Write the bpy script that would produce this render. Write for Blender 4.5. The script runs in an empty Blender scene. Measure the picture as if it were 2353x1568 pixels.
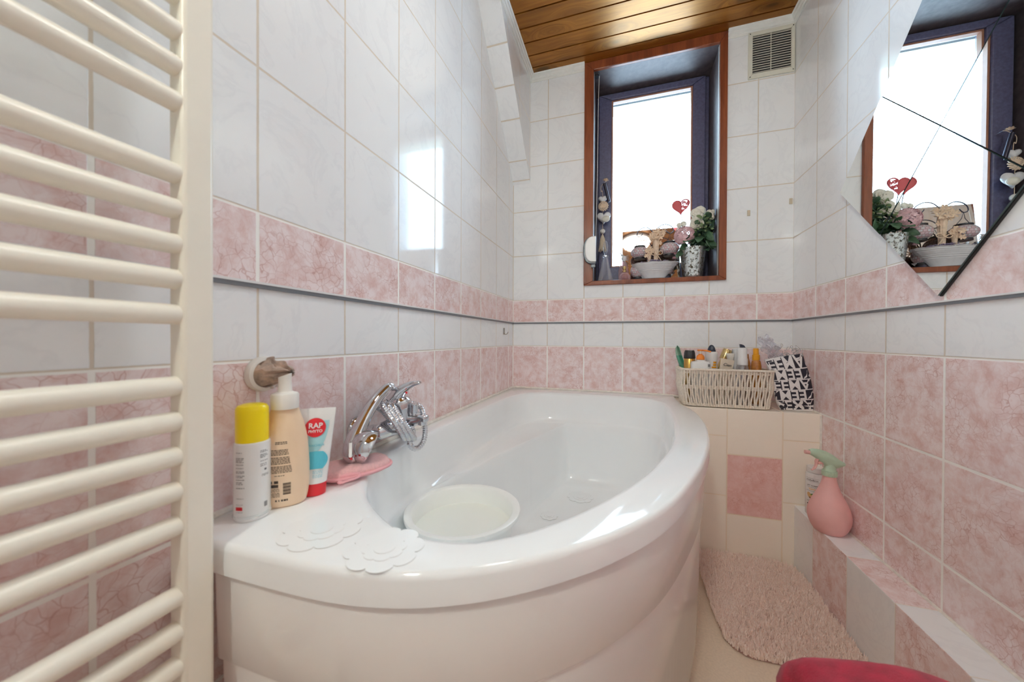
import bpy, math, random
import numpy as np
from mathutils import Vector, Matrix, Quaternion
R = math.radians
PI = math.pi
rnd = random.Random(7)
scene = bpy.context.scene
col = scene.collection

# ------------------------------------------------------------ camera, world, light, exposure
FPX = 808.27
yaw, pitch, roll = .3062, -.0062, .004
cy_, sy_ = math.cos(yaw), math.sin(yaw)
cp_, sp_ = math.cos(pitch), math.sin(pitch)
FW = Vector((-sy_*cp_, cy_*cp_, sp_))
RT = Vector((cy_, sy_, 0)); UP = RT.cross(FW)
RT, UP = RT*math.cos(roll)+UP*math.sin(roll), -RT*math.sin(roll)+UP*math.cos(roll)
cam = bpy.data.cameras.new('camera'); camo = bpy.data.objects.new('camera', cam); col.objects.link(camo)
m = Matrix.Identity(4)
for i in range(3):
    m[i][0] = RT[i]; m[i][1] = UP[i]; m[i][2] = -FW[i]
m[0][3], m[1][3], m[2][3] = .6041, -1.9236, .905
camo.matrix_world = m
cam.sensor_width = 36; cam.lens = FPX/2353*36; cam.clip_start = .02
cam.dof.use_dof = True; cam.dof.focus_distance = 1.7; cam.dof.aperture_fstop = 4.0
scene.camera = camo
scene.view_settings.view_transform = 'Standard'; scene.view_settings.look = 'None'
scene.view_settings.exposure = 0.24; scene.view_settings.gamma = 1.0
scene.view_settings.use_curve_mapping = False
SKY = 13.0
LAMP = 29.0
SPOT = 185.0
w = bpy.data.worlds.new('sky'); scene.world = w; w.use_nodes = True
bg = w.node_tree.nodes['Background']
bg.inputs[0].default_value = (.58, .79, 1.0, 1); bg.inputs[1].default_value = SKY
pl = bpy.data.lights.new('window_portal', 'AREA'); pl.shape = 'RECTANGLE'; pl.size = .62; pl.size_y = 1.15
pl.cycles.is_portal = True
po = bpy.data.objects.new('window_portal', pl); col.objects.link(po)
po.location = (.745, .385, 1.77); po.rotation_euler = (R(-90), 0, 0)
try:
    scene.cycles.max_bounces = 16; scene.cycles.diffuse_bounces = 12; scene.cycles.glossy_bounces = 5
    scene.cycles.transparent_max_bounces = 16; scene.cycles.transmission_bounces = 8
    scene.cycles.sample_clamp_indirect = 6.0; scene.cycles.use_denoising = True
    scene.cycles.caustics_reflective = False; scene.cycles.caustics_refractive = False
except Exception:
    pass

# ------------------------------------------------------------ mesh building helpers
BASE = {}
class MB:
    def __init__(s): s.v = []; s.f = []; s.mi = []; s.uv = {}
    def add(s, vs, fs, mi=0, uv=None):
        o = len(s.v); s.v += [Vector(p) for p in vs]
        for k, f in enumerate(fs):
            if uv: s.uv[len(s.f)] = uv[k]
            s.f.append([i+o for i in f]); s.mi.append(mi)
        return s
    def xf(s, M, start=0):
        for i in range(start, len(s.v)): s.v[i] = M @ s.v[i]
        return s
    def box(s, a, b, mi=0, M=None):
        x0, y0, z0 = a; x1, y1, z1 = b
        v = [Vector(p) for p in ((x0,y0,z0),(x1,y0,z0),(x1,y1,z0),(x0,y1,z0),(x0,y0,z1),(x1,y0,z1),(x1,y1,z1),(x0,y1,z1))]
        if M: v = [M @ p for p in v]
        return s.add(v, [(3,2,1,0),(4,5,6,7),(0,1,5,4),(1,2,6,5),(2,3,7,6),(3,0,4,7)], mi)
    def lathe(s, prof, c=(0,0,0), n=32, sx=1, sy=1, M=None, mi=0, fn=None):
        vs = []; fs = []; uv = []
        c = Vector(c)
        L = [0]
        for i in range(1, len(prof)): L.append(L[-1]+math.dist(prof[i], prof[i-1]))
        for r, z in prof:
            for k in range(n):
                a = 2*PI*k/n
                rr = r*(fn(a, z) if fn else 1)
                vs.append(Vector((rr*math.cos(a)*sx, rr*math.sin(a)*sy, z)))
        for i in range(len(prof)-1):
            for k in range(n):
                q = (k+1) % n
                fs.append((i*n+k, i*n+q, (i+1)*n+q, (i+1)*n+k))
                uv.append([(k/n, L[i]), ((k+1)/n, L[i]), ((k+1)/n, L[i+1]), (k/n, L[i+1])])
        if prof[0][0] > 1e-6: fs.append(tuple(reversed(range(n)))); uv.append([(0,0)]*n)
        if prof[-1][0] > 1e-6: fs.append(tuple((len(prof)-1)*n+k for k in range(n))); uv.append([(0,0)]*n)
        vs = [(M @ p if M else p)+c for p in vs]
        return s.add(vs, fs, mi, uv)
    def tube(s, pts, r, n=8, closed=False, mi=0, flat=1.0):
        pts = [Vector(p) for p in pts]; N = len(pts)
        rs = r if isinstance(r, (list, tuple)) else [r]*N
        vs = []; prev = None
        for i, p in enumerate(pts):
            if closed: t = pts[(i+1) % N]-pts[i-1]
            else: t = pts[min(i+1, N-1)]-pts[max(i-1, 0)]
            if t.length < 1e-9: t = Vector((0, 0, 1))
            t.normalize()
            if prev is None:
                a = Vector((0, 0, 1)) if abs(t.z) < .9 else Vector((1, 0, 0))
                u = t.cross(a).normalized()
            else:
                u = prev-t*prev.dot(t)
                u = u.normalized() if u.length > 1e-6 else t.orthogonal().normalized()
            prev = u; w_ = t.cross(u)
            for k in range(n):
                an = 2*PI*k/n
                vs.append(p+(u*math.cos(an)+w_*math.sin(an)*flat)*rs[i])
        fs = []
        for i in range(N if closed else N-1):
            j = (i+1) % N
            for k in range(n):
                q = (k+1) % n
                fs.append((i*n+k, i*n+q, j*n+q, j*n+k))
        if not closed:
            fs.append(tuple(reversed(range(n)))); fs.append(tuple((N-1)*n+k for k in range(n)))
        return s.add(vs, fs, mi)
    def ball(s, c, r, n=16, m_=10, sc=(1,1,1), mi=0, M=None):
        prof = [(r*math.sin(PI*i/m_) if 0 < i < m_ else 0, -r*math.cos(PI*i/m_)) for i in range(m_+1)]
        st = len(s.v); s.lathe(prof, (0,0,0), n, mi=mi)
        for i in range(st, len(s.v)):
            p = s.v[i]; p = Vector((p.x*sc[0], p.y*sc[1], p.z*sc[2]))
            s.v[i] = (M @ p if M else p)+Vector(c)
        return s
    def grid(s, fn, nu, nv, cu=False, mi=0):
        vs = [fn(i/(nu if cu else nu-1), j/(nv-1)) for j in range(nv) for i in range(nu)]
        fs = []; uv = []
        for j in range(nv-1):
            for i in range(nu if cu else nu-1):
                q = (i+1) % nu
                fs.append((j*nu+i, j*nu+q, (j+1)*nu+q, (j+1)*nu+i))
                uv.append([(i/nu, j/nv), ((i+1)/nu, j/nv), ((i+1)/nu, (j+1)/nv), (i/nu, (j+1)/nv)])
        return s.add(vs, fs, mi, uv)
    def loops(s, Ls, cap0=False, cap1=False, mi=0, closed=True):
        n = len(Ls[0]); vs = [p for L in Ls for p in L]; fs = []
        for i in range(len(Ls)-1):
            for k in range(n if closed else n-1):
                q = (k+1) % n
                fs.append((i*n+k, i*n+q, (i+1)*n+q, (i+1)*n+k))
        if cap0: fs.append(tuple(reversed(range(n))))
        if cap1: fs.append(tuple((len(Ls)-1)*n+k for k in range(n)))
        return s.add(vs, fs, mi)
    def prism(s, out, z0, z1, mi=0, M=None):
        a = [Vector((x, y, z0)) for x, y in out]; b = [Vector((x, y, z1)) for x, y in out]
        if M: a = [M @ p for p in a]; b = [M @ p for p in b]
        return s.loops([a, b], True, True, mi)

def ob(name, mb, mat, parent=None, bevel=0, sub=0, smooth=35, solid=0, kind=None, label=None, seg=2):
    me = bpy.data.meshes.new(name)
    b = BASE.get(parent, Vector((0,0,0)))
    me.from_pydata([tuple(p-b) for p in mb.v], [], mb.f)
    mats = mat if isinstance(mat, (list, tuple)) else [mat]
    for mm in mats: me.materials.append(mm)
    for i, p in enumerate(me.polygons): p.material_index = mb.mi[i]
    if mb.uv:
        ul = me.uv_layers.new(name='uv').data
        for i, p in enumerate(me.polygons):
            q = mb.uv.get(i)
            if q:
                for k, li in enumerate(p.loop_indices): ul[li].uv = q[k]
    me.validate()
    if smooth:
        me.shade_smooth(); me.set_sharp_from_angle(angle=R(smooth))
    o = bpy.data.objects.new(name, me); col.objects.link(o)
    if parent is not None: o.parent = parent
    BASE[o] = b
    if bevel:
        md = o.modifiers.new('bevel', 'BEVEL'); md.width = bevel; md.segments = seg; md.limit_method = 'ANGLE'; md.angle_limit = R(30)
        md.harden_normals = False
    if solid:
        md = o.modifiers.new('solid', 'SOLIDIFY'); md.thickness = solid; md.offset = 0
    if sub:
        md = o.modifiers.new('sub', 'SUBSURF'); md.levels = sub; md.render_levels = sub
    if kind: o['kind'] = kind
    if label: o['label'] = label
    return o
def tag(o, label, cat, group=None):
    o['label'] = label; o['category'] = cat
    if group: o['group'] = group
    return o
def thing(name, loc, label, cat, group=None):
    o = bpy.data.objects.new(name, None); col.objects.link(o); o.location = loc
    o.empty_display_size = .03
    BASE[o] = Vector(loc)
    return tag(o, label, cat, group)
def dup(root, loc, label, rz=0):
    r = root.copy(); col.objects.link(r); r.location = loc; r.rotation_euler = (0, 0, rz); r['label'] = label
    def rec(a, b):
        for ch in list(a.children):
            if ch is b: continue
            c = ch.copy(); col.objects.link(c); c.parent = b; rec(ch, c)
    rec(root, r)
    return r
def catmull(P, n=8, closed=False):
    P = [Vector(p) for p in P]; N = len(P); out = []
    for i in range(N if closed else N-1):
        g = (lambda k: P[k % N]) if closed else (lambda k: P[max(0, min(N-1, k))])
        a, b, c, d = g(i-1), g(i), g(i+1), g(i+2)
        for k in range(n):
            t = k/n
            out.append(.5*((2*b)+(c-a)*t+(2*a-5*b+4*c-d)*t*t+(3*b-a-3*c+d)*t**3))
    if not closed: out.append(P[-1])
    return out
def rotM(ax, deg): return Matrix.Rotation(R(deg), 4, ax)
def TR(x, y, z): return Matrix.Translation((x, y, z))

_tc = {}
def textmb(mb, s, size, fn, mi=0, bold=0.0, align='CENTER', shear=0.0):
    key = (s, bold, align, shear)
    if key not in _tc:
        cu = bpy.data.curves.new('t', 'FONT'); cu.body = s; cu.size = 1; cu.align_x = align; cu.align_y = 'CENTER'
        cu.offset = bold; cu.shear = shear; cu.resolution_u = 3
        to = bpy.data.objects.new('t', cu); col.objects.link(to)
        dg = bpy.context.evaluated_depsgraph_get()
        me = bpy.data.meshes.new_from_object(to.evaluated_get(dg))
        _tc[key] = ([tuple(v.co) for v in me.vertices], [tuple(p.vertices) for p in me.polygons])
        bpy.data.objects.remove(to); bpy.data.curves.remove(cu); bpy.data.meshes.remove(me)
    vs, fs = _tc[key]
    mb.add([fn(x*size, y*size) for x, y, z in vs], fs, mi)
def dashes(mb, fn, x0, x1, y, h, r_, mi=0):
    x = x0
    while x < x1-.0005:
        wd = min(r_.uniform(.0012, .0045), x1-x)
        mb.add([fn(x, y), fn(x+wd, y), fn(x+wd, y+h), fn(x, y+h)], [(0,1,2,3)], mi)
        x += wd+r_.uniform(.0006, .0012)
def rect(mb, fn, x0, y0, x1, y1, mi=0, n=6):
    mb.grid(lambda u, v: fn(x0+(x1-x0)*u, y0+(y1-y0)*v), n, 2, mi=mi)

# ------------------------------------------------------------ material helpers
class NT:
    def __init__(s, name):
        s.m = bpy.data.materials.new(name); s.m.use_nodes = True
        s.t = s.m.node_tree; s.b = s.t.nodes['Principled BSDF']; s.out = s.t.nodes['Material Output']
    def n(s, ty, **kw):
        nd = s.t.nodes.new(ty)
        for k, v in kw.items(): setattr(nd, k, v)
        return nd
    def link(s, a, b): s.t.links.new(a, b)
    def set(s, sock, v):
        if isinstance(v, bpy.types.NodeSocket): s.link(v, sock)
        else: sock.default_value = v
    def math(s, op, a, b=None, c=None):
        nd = s.n('ShaderNodeMath', operation=op)
        s.set(nd.inputs[0], a)
        if b is not None: s.set(nd.inputs[1], b)
        if c is not None: s.set(nd.inputs[2], c)
        return nd.outputs[0]
    def mix(s, f, a, b, bt='MIX'):
        nd = s.n('ShaderNodeMix', data_type='RGBA', blend_type=bt)
        s.set(nd.inputs[0], f)
        for k, v in ((6, a), (7, b)):
            s.set(nd.inputs[k], v if isinstance(v, bpy.types.NodeSocket) else (*v[:3], 1))
        return nd.outputs[2]
    def noise(s, vec, sc, det=3, rough=.55, dist=0):
        nd = s.n('ShaderNodeTexNoise'); s.link(vec, nd.inputs['Vector'])
        nd.inputs['Scale'].default_value = sc; nd.inputs['Detail'].default_value = det
        nd.inputs['Roughness'].default_value = rough; nd.inputs['Distortion'].default_value = dist
        return nd
    def ramp(s, f, stops):
        nd = s.n('ShaderNodeValToRGB'); cr = nd.color_ramp
        while len(cr.elements) < len(stops): cr.elements.new(.5)
        for e, (p, c) in zip(cr.elements, stops):
            e.position = p; e.color = (*c[:3], 1) if not isinstance(c, (int, float)) else (c, c, c, 1)
        s.link(f, nd.inputs[0]); return nd.outputs[0]
    def P(s, **kw):
        for k, v in kw.items():
            s.set(s.b.inputs[{'color':'Base Color','rough':'Roughness','metal':'Metallic','spec':'Specular IOR Level','trans':'Transmission Weight','ior':'IOR','alpha':'Alpha','coat':'Coat Weight','coatr':'Coat Roughness','sss':'Subsurface Weight','sheen':'Sheen Weight','emis':'Emission Color','es':'Emission Strength'}[k]],
                  (*v, 1) if isinstance(v, tuple) and len(v) == 3 else v)
        return s
    def bump(s, h, strength=.5, dist=.002):
        nd = s.n('ShaderNodeBump'); nd.inputs['Strength'].default_value = strength; nd.inputs['Distance'].default_value = dist
        s.link(h, nd.inputs['Height']); s.link(nd.outputs[0], s.b.inputs['Normal'])
def mat(name, color, rough=.4, metal=0, vary=.04, vs=30, bump=0, bs=200, **kw):
    t = NT(name); co = t.n('ShaderNodeTexCoord').outputs['Object']
    nz = t.noise(co, vs, 3)
    c2 = tuple(max(0, c*(1-vary*2)) for c in color)
    t.P(color=t.mix(t.ramp(nz.outputs[0], [(.3, 0.), (.7, 1.)]), c2, color), rough=rough, metal=metal, **kw)
    if bump: t.bump(t.noise(co, bs, 4).outputs[0], bump, .001)
    return t.m

PINK1 = (.88, .775, .78); PINK2 = (.73, .51, .485); PINKV = (.54, .28, .25)
def tile_surface(t, pinkmask, rand, pos):
    """colour of glazed tiles: pink cracked marble / white with faint grey veins"""
    ad = t.n('ShaderNodeVectorMath', operation='ADD'); t.link(pos, ad.inputs[0]); t.link(rand, ad.inputs[1])
    v = ad.outputs[0]
    warp = t.noise(v, 9, 4)
    wm = t.n('ShaderNodeVectorMath', operation='MULTIPLY_ADD'); t.link(warp.outputs['Color'], wm.inputs[0]); wm.inputs[1].default_value = (.07, .07, .07); t.link(v, wm.inputs[2])
    vo = t.n('ShaderNodeTexVoronoi', feature='DISTANCE_TO_EDGE'); vo.inputs['Scale'].default_value = 62; t.link(wm.outputs[0], vo.inputs['Vector'])
    vo2 = t.n('ShaderNodeTexVoronoi', feature='DISTANCE_TO_EDGE'); vo2.inputs['Scale'].default_value = 27; t.link(wm.outputs[0], vo2.inputs['Vector'])
    n1 = t.noise(wm.outputs[0], 27, 5, .65)
    n2 = t.noise(v, 45, 4, .6)
    n3 = t.noise(v, 10, 2)
    base = t.mix(t.ramp(n1.outputs[0], [(.40, 0.), (.66, 1.)]), PINK1, PINK2)
    base = t.mix(t.math('MULTIPLY', t.ramp(n2.outputs[0], [(.45, 0.), (.7, 1.)]), .35), base, (.86, .76, .765))
    vm = t.ramp(vo.outputs['Distance'], [(0., 1.), (.05, 0.)])
    vm = t.math('MULTIPLY', vm, t.ramp(n3.outputs[0], [(.42, 0.), (.6, .7)]))
    vm2 = t.math('MULTIPLY', t.ramp(vo2.outputs['Distance'], [(0., 1.), (.022, 0.)]), .18)
    pink = t.mix(t.math('MAXIMUM', vm, vm2), base, PINKV)
    wv = t.noise(wm.outputs[0], 5, 5, .6, 1.5)
    g = t.ramp(wv.outputs[0], [(.46, 0.), (.5, .5), (.54, 0.)])
    white = t.mix(t.math('MULTIPLY', g, .42), (.86, .88, .895), (.68, .70, .74))
    white = t.mix(t.math('MULTIPLY', t.ramp(n3.outputs[0], [(.4, 0.), (.7, 1.)]), .3), white, (.815, .835, .86))
    return t.mix(pinkmask, white, pink)
def finish_tiles(t, groutmask, surf, gcol=(.72, .655, .56), rough=.075, pos=None):
    colr = t.mix(groutmask, surf, gcol)
    rr = t.math('MULTIPLY_ADD', groutmask, .55, rough)
    t.P(color=colr, rough=rr, spec=.38)
    sm = t.noise(pos, 7, 2)
    h = t.math('SUBTRACT', t.math('MULTIPLY', sm.outputs[0], .10), groutmask)
    t.bump(h, .45, .0016)
ZA, ZB, ZC = 1.123, .998, .866
def wall_tiles(name, axis, off):
    t = NT(name)
    pos = t.n('ShaderNodeNewGeometry').outputs['Position']
    sp = t.n('ShaderNodeSeparateXYZ'); t.link(pos, sp.inputs[0])
    u = sp.outputs[axis]; z = sp.outputs[2]
    uo = t.math('SUBTRACT', u, off)
    du = t.math('PINGPONG', uo, .1)
    up = t.math('GREATER_THAN', z, ZB)
    dz1 = t.math('PINGPONG', t.math('SUBTRACT', z, ZA), .125)
    dz2 = t.math('PINGPONG', t.math('SUBTRACT', z, ZC), .125)
    dz = t.math('ADD', t.math('MULTIPLY', up, dz1), t.math('MULTIPLY', t.math('SUBTRACT', 1., up), dz2))
    dz = t.math('MINIMUM', dz, t.math('ABSOLUTE', t.math('SUBTRACT', z, ZB)))
    p1 = t.math('LESS_THAN', z, ZC)
    p2 = t.math('MULTIPLY', up, t.math('LESS_THAN', z, ZA))
    pink = t.math('MAXIMUM', p1, p2)
    hw = t.math('MULTIPLY_ADD', pink, .0012, .0016)
    d = t.math('MINIMUM', du, dz)
    wob = t.noise(pos, 60, 2)
    d = t.math('ADD', d, t.math('MULTIPLY', t.math('SUBTRACT', wob.outputs[0], .5), .0012))
    gm = t.n('ShaderNodeMapRange', interpolation_type='SMOOTHSTEP'); t.link(d, gm.inputs[0])
    t.link(hw, gm.inputs[1]); t.link(t.math('ADD', hw, .0011), gm.inputs[2]); gm.inputs[3].default_value = 1; gm.inputs[4].default_value = 0
    cu = t.math('FLOOR', t.math('DIVIDE', uo, .2))
    cz = t.math('ADD', t.math('FLOOR', t.math('DIVIDE', t.math('SUBTRACT', z, ZA), .25)), t.math('MULTIPLY', pink, 31.7))
    cb = t.n('ShaderNodeCombineXYZ'); t.link(cu, cb.inputs[0]); t.link(cz, cb.inputs[1]); cb.inputs[2].default_value = axis*3.1+off
    wn = t.n('ShaderNodeTexWhiteNoise', noise_dimensions='3D'); t.link(cb.outputs[0], wn.inputs[0])
    sc = t.n('ShaderNodeVectorMath', operation='SCALE'); t.link(wn.outputs['Color'], sc.inputs[0]); sc.inputs['Scale'].default_value = 7
    surf = tile_surface(t, pink, sc.outputs[0], pos)
    gc = t.mix(pink, (.68, .61, .52), (.93, .92, .89))
    finish_tiles(t, gm.outputs[0], surf, gc, pos=pos)
    return t.m
M_left = wall_tiles('glazed_tiles_left', 1, -.075)
M_right = wall_tiles('glazed_tiles_right', 1, -.2)
M_back = wall_tiles('glazed_tiles_back', 0, .2014)
def step_tiles(name, mode):
    """ledge front (mode 'ledge') and low step (mode 'step'): alternating white and pink tiles"""
    t = NT(name)
    pos = t.n('ShaderNodeNewGeometry').outputs['Position']
    sp = t.n('ShaderNodeSeparateXYZ'); t.link(pos, sp.inputs[0])
    x, y, z = sp.outputs
    if mode == 'ledge':
        inx = t.math('MULTIPLY', t.math('GREATER_THAN', x, 1.02), t.math('LESS_THAN', x, 1.216))
        pink = t.math('MULTIPLY', inx, t.math('MULTIPLY', t.math('GREATER_THAN', z, .179), t.math('LESS_THAN', z, .427)))
        dxx = t.math('MINIMUM', t.math('ABSOLUTE', t.math('SUBTRACT', x, 1.02)), t.math('ABSOLUTE', t.math('SUBTRACT', x, 1.216)))
        dza = t.math('MINIMUM', t.math('ABSOLUTE', t.math('SUBTRACT', z, .179)), t.math('ABSOLUTE', t.math('SUBTRACT', z, .427)))
        dzb = t.math('PINGPONG', t.math('SUBTRACT', z, .253), .125)
        dz = t.math('ADD', t.math('MULTIPLY', inx, dza), t.math('MULTIPLY', t.math('SUBTRACT', 1., inx), dzb))
        d = t.math('MINIMUM', dxx, dz); hw = .0018
        cu = t.math('FLOOR', t.math('DIVIDE', x, .2)); cz = t.math('FLOOR', t.math('DIVIDE', z, .25))
        gcol = (.82, .70, .54)
    else:
        cu = t.math('FLOOR', t.math('DIVIDE', t.math('ADD', y, .0), .2))
        par = t.math('MODULO', t.math('ABSOLUTE', cu), 2.)     # -.2..-.4 -> 2, -.4..-.6 -> 3
        nz_ = t.n('ShaderNodeNewGeometry').outputs['Normal']
        sn = t.n('ShaderNodeSeparateXYZ'); t.link(nz_, sn.inputs[0])
        top = t.math('GREATER_THAN', sn.outputs[2], .5)
        c4 = t.math('COMPARE', cu, -4., .1)
        pink = t.math('ADD', t.math('MULTIPLY', top, c4), t.math('MULTIPLY', t.math('SUBTRACT', 1., top), t.math('GREATER_THAN', par, .5)))
        d = t.math('PINGPONG', y, .1); hw = .0009
        cz = top; gcol = (.74, .69, .61)
    gm = t.n('ShaderNodeMapRange'); t.link(d, gm.inputs[0])
    gm.inputs[1].default_value = hw; gm.inputs[2].default_value = hw+.001; gm.inputs[3].default_value = .8; gm.inputs[4].default_value = 0
    cb = t.n('ShaderNodeCombineXYZ'); t.link(cu, cb.inputs[0]); t.link(cz, cb.inputs[1]); cb.inputs[2].default_value = 5.3
    wn = t.n('ShaderNodeTexWhiteNoise', noise_dimensions='3D'); t.link(cb.outputs[0], wn.inputs[0])
    sc = t.n('ShaderNodeVectorMath', operation='SCALE'); t.link(wn.outputs['Color'], sc.inputs[0]); sc.inputs['Scale'].default_value = 7
    surf = tile_surface(t, pink, sc.outputs[0], pos)
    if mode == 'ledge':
        surf = t.mix(t.math('SUBTRACT', 1., pink), surf, t.mix(.8, surf, (.94, .85, .72)))  # white tiles tinted cream to carry the warm lamp light
        surf = t.mix(t.math('MULTIPLY', pink, .5), surf, (.80, .36, .30))
    finish_tiles(t, gm.outputs[0], surf, gcol, rough=.14, pos=pos)
    return t.m
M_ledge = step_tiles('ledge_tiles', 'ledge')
M_step = step_tiles('step_tiles', 'step')

def wood(name, c1, c2, c3, axis='X', sc=1.0, knots=False, rough=.25, board=None, bumps=.1):
    t = NT(name); pos = t.n('ShaderNodeNewGeometry').outputs['Position']
    mp = t.n('ShaderNodeMapping')
    st = {'X': (.09, 1, 1), 'Y': (1, .09, 1), 'Z': (1, 1, .09)}[axis]
    mp.inputs['Scale'].default_value = st
    src = pos
    if board:
        sp = t.n('ShaderNodeSeparateXYZ'); t.link(pos, sp.inputs[0])
        bi = t.math('FLOOR', t.math('DIVIDE', t.math('SUBTRACT', sp.outputs[1], board[1]), board[0]))
        wn = t.n('ShaderNodeTexWhiteNoise', noise_dimensions='1D'); t.link(bi, wn.inputs['W'])
        cb = t.n('ShaderNodeVectorMath', operation='MULTIPLY_ADD'); t.link(wn.outputs['Color'], cb.inputs[0]); cb.inputs[1].default_value = (9, .0, 5); t.link(pos, cb.inputs[2])
        src = cb.outputs[0]
    t.link(src, mp.inputs[0])
    v = mp.outputs[0]
    if knots:
        kmp = t.n('ShaderNodeMapping'); kmp.inputs['Scale'].default_value = (.42, 1, 0); t.link(src, kmp.inputs[0])
        vo = t.n('ShaderNodeTexVoronoi', feature='F1'); vo.inputs['Scale'].default_value = 7.5; vo.inputs['Randomness'].default_value = .9; t.link(kmp.outputs[0], vo.inputs['Vector'])
        kd = vo.outputs['Distance']
        kn = t.ramp(kd, [(0., 1.), (.10, .95), (.14, .4), (.26, 0.)])
        ring = t.ramp(t.math('SINE', t.math('MULTIPLY', kd, 60.)), [(0.35, 0.), (.9, 1.)])
        ring = t.math('MULTIPLY', ring, t.ramp(kd, [(0., 1.), (.35, 0.)]))
        wv = t.math('MULTIPLY', t.ramp(kd, [(0., 1.), (.4, 0.)]), .12)
        ad = t.n('ShaderNodeVectorMath', operation='ADD'); cb2 = t.n('ShaderNodeCombineXYZ'); t.link(wv, cb2.inputs[1])
        t.link(v, ad.inputs[0]); t.link(cb2.outputs[0], ad.inputs[1]); v = ad.outputs[0]
    n1 = t.noise(v, 60*sc, 6, .65, .6)
    n2 = t.noise(v, 14*sc, 3, .5, .4)
    c = t.mix(t.ramp(n1.outputs[0], [(.35, 0.), (.68, 1.)]), c1, c2)
    c = t.mix(t.ramp(n2.outputs[0], [(.42, 0.), (.72, .8)]), c, c3)
    if board:
        c = t.mix(t.math('MULTIPLY', wn.outputs['Value'], .35), c, c2)
    if knots:
        c = t.mix(t.math('MULTIPLY', ring, .5), c, tuple(a*.35 for a in c3))
        c = t.mix(t.math('MULTIPLY', kn, .85), c, tuple(a*.22 for a in c3))
    t.P(color=c, rough=rough, spec=(1. if board else .4), coat=(.15 if board else .0), coatr=.2)
    if board: t.link(t.mix(.62, (1, .66, .26), t.mix(1., c, (2.6, 2.6, 3.2), 'MULTIPLY')), t.b.inputs['Specular Tint']); t.b.inputs['Roughness'].default_value = .36; t.b.inputs['IOR'].default_value = 1.9
    t.bump(n1.outputs[0], bumps, .001)
    return t.m
M_ceil = wood('varnished_pine', (.33, .125, .018), (.19, .062, .008), (.11, .032, .005), 'X', 1, True, .30, (.082, -.065))
M_mahog = wood('mahogany_trim', (.30, .085, .032), (.20, .05, .02), (.13, .03, .014), 'Z', 1.6, False, .3)
M_mahogX = wood('mahogany_trim_level', (.30, .085, .032), (.20, .05, .02), (.13, .03, .014), 'X', 1.6, False, .3)
M_frame = mat('hazed_window_frame', (.13, .13, .24), .42, vary=.15, vs=90)  # bluish tone paints the window glare haze into the dark frame colour
M_framed = mat('dark_reveal', (.13, .10, .105), .5, vary=.2, vs=40)
M_beadw = mat('glazing_bead', (.42, .20, .13), .4)
M_floor = mat('beige_vinyl_floor', (.78, .66, .52), .38, vary=.06, vs=160, bump=.05, bs=500)
M_acryl = mat('white_acrylic', (.90, .92, .93), .09, vary=.006, vs=6, spec=.6)
M_apron = mat('white_acrylic_apron', (.88, .86, .84), .11, vary=.015, vs=5, spec=.6)
M_caulk = mat('caulk_bead', (.88, .84, .77), .5, vary=.1, vs=60)
M_crown = mat('white_crown', (.84, .85, .82), .35)
M_strip = mat('shaded_grey_strip', (.17, .18, .20), .35)  # grey strip, darkened to include the shadow beneath its cap
M_stripw = mat('strip_cap', (.80, .80, .80), .25)
M_vent = mat('vent_plastic', (.73, .72, .62), .4, vary=.03)
M_dark = mat('dark_void', (.03, .03, .032), .8)
M_white = mat('white_plastic', (.84, .84, .83), .3, vary=.01)
M_cream = mat('cream_radiator', (.84, .80, .70), .3, vary=.01)
M_black = mat('black_plastic', (.02, .02, .025), .35)
M_chrome = mat('chrome', (.66, .67, .70), .05, 1, vary=.01)
M_steel = mat('brushed_steel', (.38, .35, .31), .35, 1)
M_red = mat('red_plastic', (.72, .02, .03), .3)
def clear(name, tint=(.96, .98, .98), a=.12, rough=.05):
    t = NT(name)
    tr = t.n('ShaderNodeBsdfTransparent'); tr.inputs[0].default_value = (*tint, 1)
    lw = t.n('ShaderNodeLayerWeight'); lw.inputs[0].default_value = .35
    mx = t.n('ShaderNodeMixShader')
    f = t.math('ADD', t.math('MULTIPLY', lw.outputs['Facing'], .55), a)
    t.link(f, mx.inputs[0]); t.link(tr.outputs[0], mx.inputs[1]); t.link(t.b.outputs[0], mx.inputs[2])
    t.P(color=tuple(c*.9 for c in tint), rough=rough, spec=.8)
    t.link(mx.outputs[0], t.out.inputs[0])
    return t.m
def pane_mat():
    t = NT('window_glass')
    tr = t.n('ShaderNodeBsdfTransparent'); tr.inputs[0].default_value = (.97, .985, .98, 1)
    gl = t.n('ShaderNodeBsdfGlossy'); gl.inputs['Roughness'].default_value = .01
    fr = t.n('ShaderNodeFresnel'); fr.inputs[0].default_value = 1.3
    mx = t.n('ShaderNodeMixShader')
    t.link(fr.outputs[0], mx.inputs[0]); t.link(tr.outputs[0], mx.inputs[1]); t.link(gl.outputs[0], mx.inputs[2])
    t.link(mx.outputs[0], t.out.inputs[0])
    return t.m
M_pane = pane_mat()
M_clear = clear('clear_plastic')
M_glass = clear('clear_glass', (.93, .95, .99), .10, .02)
M_cling = clear('thin_clear_sheet', (.95, .95, .98), .10, .08)

W = 1.3437; H = 2.378; YR = -2.75
# ------------------------------------------------------------ the room shell
def struct(name, mb, m, parent=None, **kw):
    return ob(name, mb, m, parent, kind='structure', **kw)
struct('floor', MB().box((-.12, YR-.1, -.06), (W+.12, .12, 0)), M_floor, smooth=0)
struct('wall_left', MB().box((-.12, YR-.1, 0), (0, .30, H+.05)), M_left, smooth=0)
struct('wall_right', MB().box((W, YR-.1, 0), (W+.12, .30, H+.05)), M_right, smooth=0)
struct('wall_rear', MB().box((0, YR-.1, 0), (W, YR, H+.05)), M_back, smooth=0)
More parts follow.
